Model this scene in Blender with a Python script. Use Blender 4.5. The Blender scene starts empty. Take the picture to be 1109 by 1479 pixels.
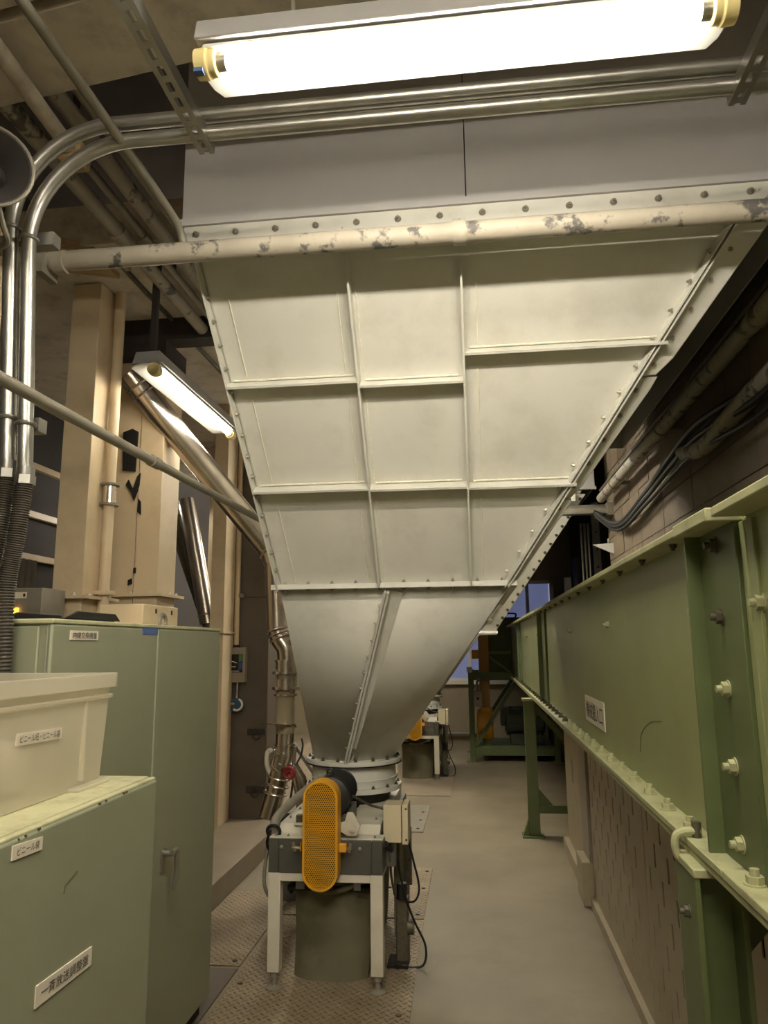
import bpy, math, random
from mathutils import Vector, Matrix
random.seed(7)
sc = bpy.context.scene
COL = sc.collection
V = Vector

# ------------------------------------------------------------------ camera
RW = Matrix(((0.9924734446, 0.0307951288, 0.1185247730),
             (0.1221083286, -0.1755595215, -0.9768666288),
             (-0.0092745812, 0.9839870499, -0.1779985047)))
cam_d = bpy.data.cameras.new('camera')
cam_d.sensor_fit = 'VERTICAL'
cam_d.sensor_height = 36.0
cam_d.lens = 36.0 * 1060.0 / 1479.0
cam_d.clip_start = 0.05
cam = bpy.data.objects.new('camera', cam_d)
COL.objects.link(cam)
cam.matrix_world = Matrix.Translation((0, 0, 1.5)) @ RW.to_4x4()
sc.camera = cam

# ------------------------------------------------------------------ world and exposure
w = bpy.data.worlds.new('dusk_sky')
sc.world = w
w.use_nodes = True
w.node_tree.nodes['Background'].inputs[0].default_value = (0.27, 0.29, 0.43, 1)
w.node_tree.nodes['Background'].inputs[1].default_value = 0.3
sc.view_settings.view_transform = 'Standard'
sc.view_settings.look = 'None'
sc.view_settings.gamma = 1.0
sc.view_settings.use_curve_mapping = False
sc.view_settings.exposure = 1.55
TUBE_STRENGTH = 55.0          # tube emission; each lamp's gain is tuned for brightness
TUBE_COLOUR = (1.0, 0.925, 0.78)


# ------------------------------------------------------------------ materials
def lin(c):
    return tuple(((x / 255) / 12.92 if x / 255 <= 0.04045 else ((x / 255 + 0.055) / 1.055) ** 2.4) for x in c)


MATS = {}


def mat(name, rgb, rough=0.5, metal=0.0, var=0.12, scale=6.0, bump=0.0, bscale=60.0, dirt=None, dirt_amt=0.0,
        dirt_scale=3.0, dirt_edge=(.5, .72), stretch=None, **kw):
    if name in MATS:
        return MATS[name]
    m = bpy.data.materials.new(name)
    m.use_nodes = True
    nt = m.node_tree
    n = nt.nodes
    p = n['Principled BSDF']
    L = nt.links.new
    tc = n.new('ShaderNodeTexCoord')
    src = tc.outputs['Object']
    if stretch:
        mp = n.new('ShaderNodeMapping')
        mp.inputs['Scale'].default_value = stretch
        L(src, mp.inputs[0])
        src = mp.outputs[0]
    nz = n.new('ShaderNodeTexNoise')
    nz.inputs['Scale'].default_value = scale
    nz.inputs['Detail'].default_value = 6
    L(src, nz.inputs['Vector'])
    cr = n.new('ShaderNodeValToRGB')
    base = lin(rgb)
    lo = tuple(x * (1 - var) for x in base) + (1,)
    hi = tuple(min(1, x * (1 + var)) for x in base) + (1,)
    cr.color_ramp.elements[0].position = 0.3
    cr.color_ramp.elements[1].position = 0.7
    cr.color_ramp.elements[0].color = lo
    cr.color_ramp.elements[1].color = hi
    L(nz.outputs[0], cr.inputs[0])
    colour = cr.outputs[0]
    if dirt:
        dn = n.new('ShaderNodeTexNoise')
        dn.inputs['Scale'].default_value = dirt_scale
        dn.inputs['Detail'].default_value = 8
        dn.inputs['Roughness'].default_value = 0.65
        L(src, dn.inputs['Vector'])
        dr = n.new('ShaderNodeValToRGB')
        dr.color_ramp.elements[0].position = dirt_edge[0]
        dr.color_ramp.elements[1].position = dirt_edge[1]
        dr.color_ramp.elements[0].color = (0, 0, 0, 1)
        dr.color_ramp.elements[1].color = (dirt_amt,) * 3 + (1,)
        L(dn.outputs[0], dr.inputs[0])
        mx = n.new('ShaderNodeMixRGB')
        mx.inputs[2].default_value = lin(dirt) + (1,)
        L(dr.outputs[0], mx.inputs[0])
        L(colour, mx.inputs[1])
        colour = mx.outputs[0]
    L(colour, p.inputs['Base Color'])
    p.inputs['Roughness'].default_value = rough
    p.inputs['Metallic'].default_value = metal
    if bump:
        bn = n.new('ShaderNodeTexNoise')
        bn.inputs['Scale'].default_value = bscale
        bn.inputs['Detail'].default_value = 4
        L(src, bn.inputs['Vector'])
        b = n.new('ShaderNodeBump')
        b.inputs['Strength'].default_value = bump
        b.inputs['Distance'].default_value = 0.01
        L(bn.outputs[0], b.inputs['Height'])
        L(b.outputs[0], p.inputs['Normal'])
    for k, v in kw.items():
        p.inputs[k.replace('_', ' ')].default_value = v
    MATS[name] = m
    return m


def tread_mat(name, rgb):
    m = mat(name, rgb, rough=0.55, metal=0.15, var=0.18, scale=5, dirt=(105, 92, 74), dirt_amt=0.6)
    nt = m.node_tree
    n = nt.nodes
    L = nt.links.new
    p = n['Principled BSDF']
    tc = n.new('ShaderNodeTexCoord')
    sp = n.new('ShaderNodeSeparateXYZ')
    L(tc.outputs['Object'], sp.inputs[0])

    def ma(op, a, b=None, c=None):
        q = n.new('ShaderNodeMath')
        q.operation = op
        for i, x in enumerate((a, b, c)):
            if x is None:
                continue
            if isinstance(x, (int, float)):
                q.inputs[i].default_value = x
            else:
                L(x, q.inputs[i])
        return q.outputs[0]
    S = 33.0
    u = ma('MULTIPLY', ma('ADD', sp.outputs[0], sp.outputs[1]), S * 0.7071)
    v = ma('MULTIPLY', ma('SUBTRACT', sp.outputs[0], sp.outputs[1]), S * 0.7071)
    fu, fv = ma('FLOOR', u), ma('FLOOR', v)
    par = ma('FLOORED_MODULO', ma('ADD', fu, fv), 2.0)
    lu = ma('SUBTRACT', ma('SUBTRACT', u, fu), 0.5)
    lv = ma('SUBTRACT', ma('SUBTRACT', v, fv), 0.5)

    def ell(a, b):
        return ma('ADD', ma('POWER', ma('MULTIPLY', ma('ABSOLUTE', a), 2.1), 2.0),
                  ma('POWER', ma('MULTIPLY', ma('ABSOLUTE', b), 6.0), 2.0))
    e = ma('ADD', ma('MULTIPLY', ell(lu, lv), par), ma('MULTIPLY', ell(lv, lu), ma('SUBTRACT', 1.0, par)))
    h = ma('MAXIMUM', ma('SUBTRACT', 1.0, e), 0.0)
    b = n.new('ShaderNodeBump')
    b.inputs['Strength'].default_value = 1.0
    b.inputs['Distance'].default_value = 0.011
    L(h, b.inputs['Height'])
    L(b.outputs[0], p.inputs['Normal'])
    return m


def emit_mat(name, col, strength):
    m = bpy.data.materials.new(name)
    m.use_nodes = True
    p = m.node_tree.nodes['Principled BSDF']
    p.inputs['Base Color'].default_value = col + (1,)
    p.inputs['Emission Color'].default_value = col + (1,)
    p.inputs['Emission Strength'].default_value = strength
    MATS[name] = m
    return m


WHITE = mat('white_hopper_paint', (206, 204, 193), 0.45, var=0.04, scale=3, dirt=(150, 140, 112), dirt_amt=0.25, dirt_scale=5, bump=0.02, bscale=200)
WELD = mat('painted_weld', (222, 218, 198), 0.5, var=0.1, scale=40, bump=0.5, bscale=120)
GREYBOX = mat('grey_panel_paint', (178, 175, 172), 0.65, var=0.05, scale=3, bump=0.05, bscale=300)
PEEL = mat('peeling_pipe_paint', (162, 154, 138), 0.6, var=0.1, scale=8, dirt=(74, 72, 72), dirt_amt=0.9, dirt_scale=8, dirt_edge=(.545, .60), bump=0.15, bscale=40)
CREAM = mat('cream_casing_paint', (214, 194, 160), 0.45, var=0.05, scale=4, dirt=(150, 128, 100), dirt_amt=0.3)
GREEN = mat('green_girder_paint', (136, 143, 96), 0.36, var=0.09, scale=2.5, dirt=(120, 116, 70), dirt_amt=0.45, dirt_scale=2.2)
DGREEN = mat('dark_green_steel', (90, 100, 60), 0.45, var=0.12, scale=5)
FLANGE = mat('dusty_green_flange', (164, 164, 124), 0.6, var=0.1, scale=9, dirt=(120, 112, 80), dirt_amt=0.6, dirt_scale=12)
CABG = mat('cabinet_green_paint', (143, 146, 121), 0.42, var=0.05, scale=3, dirt=(118, 122, 96), dirt_amt=0.3, bump=0.03, bscale=250)
CABT = mat('cabinet_dusty_lit_top', (186, 184, 146), 0.6, var=0.08, scale=8, dirt=(120, 104, 78), dirt_amt=0.5, dirt_scale=14)  # dust, plus lamplight on the tops painted in as a lighter colour
GALV = mat('galvanised_steel', (165, 163, 156), 0.36, 0.85, var=0.12, scale=12)
GALVD = mat('painted_conduit', (140, 134, 120), 0.5, 0.2, var=0.12, scale=12)
STEEL = mat('stainless_steel', (212, 202, 190), 0.27, 1.0, var=0.1, scale=8)
BRIGHT = mat('zinc_bolt', (172, 168, 155), 0.35, 0.8, var=0.2, scale=50)
DBOLT = mat('dark_bolt', (92, 86, 70), 0.5, 0.4, var=0.25, scale=50)
YEL = mat('yellow_guard_paint', (208, 150, 34), 0.42, var=0.08, scale=6)
TAN = mat('tan_guard_paint', (178, 138, 78), 0.5, var=0.08, scale=6)
HOSE = mat('grey_black_corrugated_plastic', (78, 72, 64), 0.5, var=0.1)
BLACK = mat('black_rubber', (24, 23, 22), 0.5, var=0.2, scale=20)
DARKM = mat('dark_grey_steel', (92, 90, 82), 0.4, 0.35, var=0.1, scale=8)
FEEDW = mat('feeder_white_paint', (206, 200, 182), 0.45, var=0.06, scale=8, dirt=(140, 126, 100), dirt_amt=0.4)
OLIVE = mat('dusty_olive_rubber', (98, 94, 70), 0.7, var=0.2, scale=5, dirt=(132, 124, 96), dirt_amt=0.6)
FLOOR = mat('worn_concrete_floor', (131, 120, 98), 0.6, var=0.16, scale=1.6, dirt=(116, 106, 84), dirt_amt=0.75, dirt_scale=2.4, bump=0.08, bscale=80)
TREAD = tread_mat('tread_plate_steel', (146, 130, 104))
STEP = mat('step_concrete', (138, 124, 104), 0.75, var=0.12, scale=4, bump=0.1)
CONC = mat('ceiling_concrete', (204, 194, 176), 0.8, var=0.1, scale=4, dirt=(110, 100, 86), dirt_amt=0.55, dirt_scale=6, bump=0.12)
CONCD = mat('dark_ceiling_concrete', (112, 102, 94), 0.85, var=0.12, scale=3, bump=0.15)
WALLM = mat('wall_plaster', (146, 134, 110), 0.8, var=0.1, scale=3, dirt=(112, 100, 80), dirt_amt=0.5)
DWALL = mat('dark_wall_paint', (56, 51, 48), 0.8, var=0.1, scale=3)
BLOCK = mat('concrete_block', (124, 110, 92), 0.85, var=0.14, scale=5, bump=0.3, bscale=90)
MORTAR = mat('dark_mortar', (52, 46, 40), 0.9)
DCOL = mat('brown_grey_steel', (96, 86, 74), 0.6, var=0.12, scale=3, dirt=(70, 62, 54), dirt_amt=0.6)
PANELM = mat('beige_slotted_panel', (166, 154, 128), 0.6, var=0.08, scale=3, dirt=(126, 110, 84), dirt_amt=0.5)
BROWN = mat('slot_void_shade', (56, 48, 38), 0.9)
PLAST = mat('sign_plastic', (226, 216, 196), 0.5, var=0.03)
INK = mat('black_ink', (22, 20, 18), 0.6)
BLUE = mat('blue_tape', (74, 98, 148), 0.6)
RED = mat('red_handwheel_paint', (140, 34, 28), 0.45)
HOLDER = mat('lamp_holder_plastic', (232, 214, 150), 0.5, var=0.03)
LAMPW = mat('lamp_white_enamel', (224, 222, 216), 0.5, var=0.02)
LAMPG = mat('lamp_housing_grey', (150, 148, 146), 0.6, var=0.03)
BEIGEBOX = mat('beige_enclosure', (200, 188, 156), 0.5, var=0.04)
GREYENC = mat('grey_enclosure', (142, 132, 116), 0.5, var=0.05)
MOTORG = mat('motor_grey_green', (78, 84, 72), 0.5, var=0.1)
WOOD = mat('raw_timber', (176, 150, 112), 0.8, var=0.15, scale=6, stretch=(1, 12, 12))
BAG = mat('white_plastic_bag', (232, 226, 208), 0.6, var=0.04)
BIN = mat('frosted_bin_plastic', (240, 234, 214), 0.4, var=0.02)
_n, _l = BIN.node_tree.nodes, BIN.node_tree.links.new
_tr, _tl, _m1, _m2 = _n.new('ShaderNodeBsdfTransparent'), _n.new('ShaderNodeBsdfTranslucent'), _n.new('ShaderNodeMixShader'), _n.new('ShaderNodeMixShader')
_tl.inputs[0].default_value = (.92, .88, .76, 1)
_m1.inputs[0].default_value = .5
_m2.inputs[0].default_value = .5
_l(_n['Principled BSDF'].outputs[0], _m1.inputs[1])
_l(_tl.outputs[0], _m1.inputs[2])
_l(_m1.outputs[0], _m2.inputs[1])
_l(_tr.outputs[0], _m2.inputs[2])
_l(_m2.outputs[0], _n['Material Output'].inputs[0])
GLASSY = mat('frosted_tube_glass', (190, 178, 150), 0.25, var=0.05, Transmission_Weight=0.3)
PANE = mat('frosted_window_glass', (200, 205, 225), 0.3, var=0.04, Transmission_Weight=0.8, IOR=1.05)
CURT = mat('grey_curtain', (112, 106, 98), 0.9)
ORANGE = emit_mat('orange_pilot', (1.0, 0.4, 0.03), 1.5)
SCREEN = mat('black_display', (16, 16, 20), 0.25)
SGREEN = mat('display_green', (70, 120, 50), 0.4)
SBLUE = mat('display_blue', (40, 70, 140), 0.4)
BLUEP = mat('blue_plastic', (40, 80, 110), 0.4)


# ------------------------------------------------------------------ mesh builder
def frame(d):
    d = V(d).normalized()
    a = V((0, 0, 1)) if abs(d.z) < 0.9 else V((1, 0, 0))
    u = d.cross(a).normalized()
    return u, d.cross(u).normalized(), d


class B:
    def __init__(s):
        s.v, s.f = [], []

    def add(s, vs, fs):
        o = len(s.v)
        s.v += [tuple(x) for x in vs]
        s.f += [tuple(i + o for i in f) for f in fs]
        return s

    def box(s, x0, x1, y0, y1, z0, z1):
        return s.hexa([(x0, y0, z0), (x1, y0, z0), (x1, y1, z0), (x0, y1, z0),
                       (x0, y0, z1), (x1, y0, z1), (x1, y1, z1), (x0, y1, z1)])

    def hexa(s, p):
        return s.add(p, [(0, 3, 2, 1), (4, 5, 6, 7), (0, 1, 5, 4), (1, 2, 6, 5), (2, 3, 7, 6), (3, 0, 4, 7)])

    def bar(s, a, b, wd, h, up=(0, 0, 1)):
        a, b, up = V(a), V(b), V(up)
        d = (b - a).normalized()
        r = d.cross(up).normalized() * wd / 2
        u = r.cross(d).normalized() * h / 2
        return s.hexa([a - r - u, a + r - u, b + r - u, b - r - u, a - r + u, a + r + u, b + r + u, b - r + u])

    def plate(s, pts, n):
        """polygon pts extruded by the vector n"""
        n = V(n)
        k = len(pts)
        vs = [V(p) for p in pts] + [V(p) + n for p in pts]
        fs = [tuple(range(k))[::-1], tuple(range(k, 2 * k))] + [(i, (i + 1) % k, k + (i + 1) % k, k + i) for i in range(k)]
        return s.add(vs, fs)

    def cyl(s, a, b, r, r2=None, n=16, caps=True):
        return s.rings([(a, r), (b, r if r2 is None else r2)], n, caps)

    def rings(s, pr, n=16, caps=True):
        """surface of revolution through (centre, radius) pairs along one axis"""
        u, v, d = frame(V(pr[-1][0]) - V(pr[0][0]))
        vs = []
        for c, r in pr:
            c = V(c)
            for i in range(n):
                a = 2 * math.pi * i / n
                vs.append(c + u * math.cos(a) * r + v * math.sin(a) * r)
        fs = [(k * n + i, k * n + (i + 1) % n, (k + 1) * n + (i + 1) % n, (k + 1) * n + i)
              for k in range(len(pr) - 1) for i in range(n)]
        if caps:
            fs += [tuple(range(n))[::-1], tuple(range((len(pr) - 1) * n, len(pr) * n))]
        return s.add(vs, fs)

    def tube(s, pts, r, n=10, rad=None, caps=True):
        pts = [V(p) for p in pts]
        vs = []
        u = None
        for k, p in enumerate(pts):
            d = (pts[min(k + 1, len(pts) - 1)] - pts[max(k - 1, 0)]).normalized()
            if u is None:
                u, v, _ = frame(d)
            else:
                u = (u - d * u.dot(d)).normalized()
                v = d.cross(u)
            rr = rad[k] if rad else r
            for i in range(n):
                a = 2 * math.pi * i / n
                vs.append(p + u * math.cos(a) * rr + v * math.sin(a) * rr)
        fs = [(k * n + i, k * n + (i + 1) % n, (k + 1) * n + (i + 1) % n, (k + 1) * n + i)
              for k in range(len(pts) - 1) for i in range(n)]
        if caps:
            fs += [tuple(range(n))[::-1], tuple(range((len(pts) - 1) * n, len(pts) * n))]
        return s.add(vs, fs)

    def torus(s, c, d, R, r, n=20, m=8, a0=0.0, a1=2 * math.pi):
        u, v, d = frame(d)
        c = V(c)
        full = abs(a1 - a0 - 2 * math.pi) < 1e-6
        k = n if full else n + 1
        vs = []
        for i in range(k):
            a = a0 + (a1 - a0) * i / n
            e = u * math.cos(a) + v * math.sin(a)
            for j in range(m):
                t = 2 * math.pi * j / m
                vs.append(c + e * (R + r * math.cos(t)) + d * r * math.sin(t))
        fs = [(i * m + j, i * m + (j + 1) % m, ((i + 1) % k) * m + (j + 1) % m, ((i + 1) % k) * m + j)
              for i in range(n) for j in range(m)]
        return s.add(vs, fs)

    def mesh(s, name, m, smooth=35):
        me = bpy.data.meshes.new(name)
        me.from_pydata([tuple(p) for p in s.v], [], s.f)
        me.validate()
        import bmesh
        bm = bmesh.new()
        bm.from_mesh(me)
        bmesh.ops.recalc_face_normals(bm, faces=bm.faces)
        bm.to_mesh(me)
        bm.free()
        me.materials.append(m)
        if smooth:
            me.shade_smooth()
            me.set_sharp_from_angle(angle=math.radians(smooth))
        return me

    def build(s, name, m, parent=None, bevel=0.0, smooth=35, label=None):
        o = bpy.data.objects.new(name, s.mesh(name, m, smooth))
        COL.objects.link(o)
        if parent is not None:
            attach(o, parent)
        if bevel:
            md = o.modifiers.new('bevel', 'BEVEL')
            md.width = bevel
            md.segments = 2
            md.limit_method = 'ANGLE'
        if label:
            o['label'] = label
        return o


def wloc(o):
    p = V((0, 0, 0))
    while o is not None:
        p += o.location
        o = o.parent
    return p


def attach(o, parent):
    """child built in world coordinates: keeps its place"""
    o.location = o.location - wloc(parent)
    o.parent = parent


def thing(name, loc, label, cat, group=None):
    o = bpy.data.objects.new(name, None)
    o.empty_display_size = 0.1
    COL.objects.link(o)
    o.location = loc
    return tag(o, label, cat, group)


def tag(o, label, cat, group=None, kind=None):
    if label:
        o['label'] = label
    if cat:
        o['category'] = cat
    if group:
        o['group'] = group
    if kind:
        o['kind'] = kind
    return o


def struct(b, name, m, label=None, parent=None, bevel=0.0):
    o = b.build(name, m, parent, bevel)
    if parent is None:
        o['kind'] = 'structure'
        if label:
            o['label'] = label
    return o


def copy_tree(o, parent=None):
    c = o.copy()
    COL.objects.link(c)
    c.parent = parent
    for ch in o.children:
        copy_tree(ch, c)
    return c


def spline(pts, k=8):
    pts = [V(p) for p in pts]
    q = [pts[0] * 2 - pts[1]] + pts + [pts[-1] * 2 - pts[-2]]
    out = []
    for i in range(1, len(q) - 2):
        for j in range(k):
            t = j / k
            a, b, c, d = q[i - 1:i + 3]
            out.append(0.5 * ((2 * b) + (c - a) * t + (2 * a - 5 * b + 4 * c - d) * t * t + (3 * b - a - 3 * c + d) * t ** 3))
    out.append(pts[-1])
    return out


# one shared bolt mesh: washer, hex nut and stud end, unit radius, along +Z
def _bolt(name, m, stud=True):
    b = B()
    b.cyl((0, 0, 0), (0, 0, .18), 1.25, n=14)
    b.cyl((0, 0, .18), (0, 0, .95), 1.0, n=6)
    if stud:
        b.cyl((0, 0, .95), (0, 0, 1.7), .52, n=10)
    return b.mesh(name, m, 30)


BOLT_Z = _bolt('zinc_bolt_mesh', BRIGHT)
BOLT_D = _bolt('dark_bolt_mesh', DBOLT)
BOLT_G = _bolt('painted_bolt_mesh', FLANGE)
BOLT_W2 = _bolt('dull_painted_bolt_mesh', GALVD)
BOLT_W = _bolt('white_bolt_mesh', WHITE)


def bolt(parent, p, d, r=.009, me=BOLT_Z, name='bolt'):
    o = bpy.data.objects.new(name, me)
    COL.objects.link(o)
    o.rotation_euler = V(d).to_track_quat('Z', 'Y').to_euler()
    o.scale = (r, r, r)
    o.location = p
    attach(o, parent)
    return o


def lettering(text, centre, right, up, width, height, parent, m=INK, lift=0.0012, bold=0.0):
    cu = bpy.data.curves.new('lettering', 'FONT')
    cu.body = text
    cu.align_x = 'CENTER'
    cu.align_y = 'CENTER'
    cu.offset = bold
    cu.resolution_u = 3
    tmp = bpy.data.objects.new('lettering_tmp', cu)
    COL.objects.link(tmp)
    dg = bpy.context.evaluated_depsgraph_get()
    me = bpy.data.meshes.new_from_object(tmp.evaluated_get(dg))
    bpy.data.objects.remove(tmp)
    xs = [v.co.x for v in me.vertices]
    ys = [v.co.y for v in me.vertices]
    cx, cy = (max(xs) + min(xs)) / 2, (max(ys) + min(ys)) / 2
    sx, sy = width / (max(xs) - min(xs)), height / (max(ys) - min(ys))
    right, up = V(right).normalized(), V(up).normalized()
    nrm = right.cross(up)
    for v in me.vertices:
        x, y = (v.co.x - cx) * sx, (v.co.y - cy) * sy
        v.co = V(centre) + right * x + up * y + nrm * lift
    me.materials.clear()
    me.materials.append(m)
    o = bpy.data.objects.new('lettering', me)
    COL.objects.link(o)
    attach(o, parent)
    return o


# ================================================================== STRUCTURE
ZC = 5.2
XL, XR, YB, YF = -3.6, 1.42, 11.7, -3.0
struct(B().box(XL - .2, 3.2, YF - .2, YB + .3, -.15, 0), 'floor', FLOOR, 'worn grey concrete factory floor')
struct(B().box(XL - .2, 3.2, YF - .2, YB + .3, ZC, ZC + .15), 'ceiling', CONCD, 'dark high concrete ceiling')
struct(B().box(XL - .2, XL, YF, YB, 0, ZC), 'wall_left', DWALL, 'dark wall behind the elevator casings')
struct(B().box(XL - .2, 3.2, YF - .2, YF, 0, ZC), 'wall_front', WALLM, 'plain wall behind the viewer')
# back wall with its window opening
wb = B()
wx0, wx1, wz0, wz1 = -1.6, 1.22, .93, 2.47
wb.box(XL, wx0, YB, YB + .2, 0, ZC).box(wx1, 3.2, YB, YB + .2, 0, ZC)
wb.box(wx0, wx1, YB, YB + .2, 0, wz0).box(wx0, wx1, YB, YB + .2, wz1, ZC)
wall_back = struct(wb, 'wall_back', WALLM, 'beige plaster back wall around the wide window')
win = thing('window_1', (0, YB, wz0), 'wide frosted window in the back wall', None)
win['kind'] = 'structure'
fb = B()
fb.box(wx0, wx1, YB + .02, YB + .1, wz0, wz0 + .05).box(wx0, wx1, YB + .02, YB + .1, wz1 - .05, wz1)
fb.box(wx0, wx0 + .05, YB + .02, YB + .1, wz0, wz1).box(wx1 - .05, wx1, YB + .02, YB + .1, wz0, wz1)
fb.build('window_frame', LAMPW, win)
xs = [wx0 + .05, -.9, -.1, .82, wx1 - .05]
for a in xs[1:-1]:
    B().box(a - .025, a + .025, YB + .01, YB + .09, wz0 + .05, wz1 - .05).build('mullion', LAMPW, win)
for a, b_ in zip(xs[:-1], xs[1:]):
    B().box(a + .02, b_ - .02, YB + .05, YB + .058, wz0 + .04, wz1 - .04).build('pane', PANE, win)
B().box(wx0 - .05, wx1 + .05, YB - .06, YB + .02, wz0 - .04, wz0).build('window_sill', PLAST, win)

# right wall: core with concrete blocks in stack bond standing in front of dark mortar
wr = struct(B().box(XR + .035, XR + .25, YF, 7.75, 0, ZC), 'wall_right', MORTAR, 'dark concrete block wall behind the green girder')
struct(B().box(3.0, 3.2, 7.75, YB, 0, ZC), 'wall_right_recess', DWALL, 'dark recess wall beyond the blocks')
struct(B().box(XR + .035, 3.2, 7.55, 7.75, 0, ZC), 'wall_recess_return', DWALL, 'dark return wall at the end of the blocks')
bl = B().box(-.02, .04, .003, .367, .003, .217)
blm = bl.mesh('block', BLOCK, 0)
rnd = random.Random(3)
for r in range(9):
    for c in range(18):
        y = 7.75 - .37 * (c + 1)
        o = bpy.data.objects.new('block', blm)
        COL.objects.link(o)
        o.location = (XR + rnd.uniform(-.002, .004), y, 1.665 + .22 * r)
        attach(o, wr)
struct(B().box(1.20, 3.0, 9.3, 9.4, 0, 4.2), 'wall_recess_void', DWALL, 'added dark panel standing in for the void beside the window')  # dark panel added where the recess is only an unlit void
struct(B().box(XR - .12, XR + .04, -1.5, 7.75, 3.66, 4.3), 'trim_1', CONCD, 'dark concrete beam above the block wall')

# low raised concrete step on the left, its two casting lengths
st = struct(B().box(XL, -1.55, -1.0, YB, 0, .147), 'concrete_step', STEP, 'low raised concrete plinth along the left side', bevel=.006)
# ceiling planks above the viewer
for i, (y0, y1, z) in enumerate(((-.30, 0.0, 3.36), (-.86, -.33, 3.36), (-1.42, -.89, 3.36), (-1.98, -1.45, 3.36))):
    d = V((.9899, -.1414, 0))
    nn = V((.1414, .9899, 0))
    o0 = V((-.81, 1.985, 0))
    pts = [o0 + d * a + nn * b_ for a, b_ in ((-2.8, y0), (4.0, y0), (4.0, y1), (-2.8, y1))]
    struct(B().plate([(p.x, p.y, z) for p in pts], (0, 0, .16)), 'trim_%d' % (i + 2), CONC, 'pale concrete ceiling plank', bevel=.008)
# step joints and far cross beam at the left
struct(B().box(-2.16, -1.06, 4.06, 4.2, 3.36, 3.50), 'trim_6', DWALL, 'black steel cross beam behind the elevator casings')
struct(B().box(-2.16, -1.83, 4.06, 4.38, 3.255, 3.36), 'trim_7', DWALL, 'dark block between the cross beam and the wider casing')
struct(B().box(XL, -1.06, 3.2, 8.5, 3.50, 3.72), 'trim_8', CONC, 'pale low concrete slab over the elevator casings')


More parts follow.
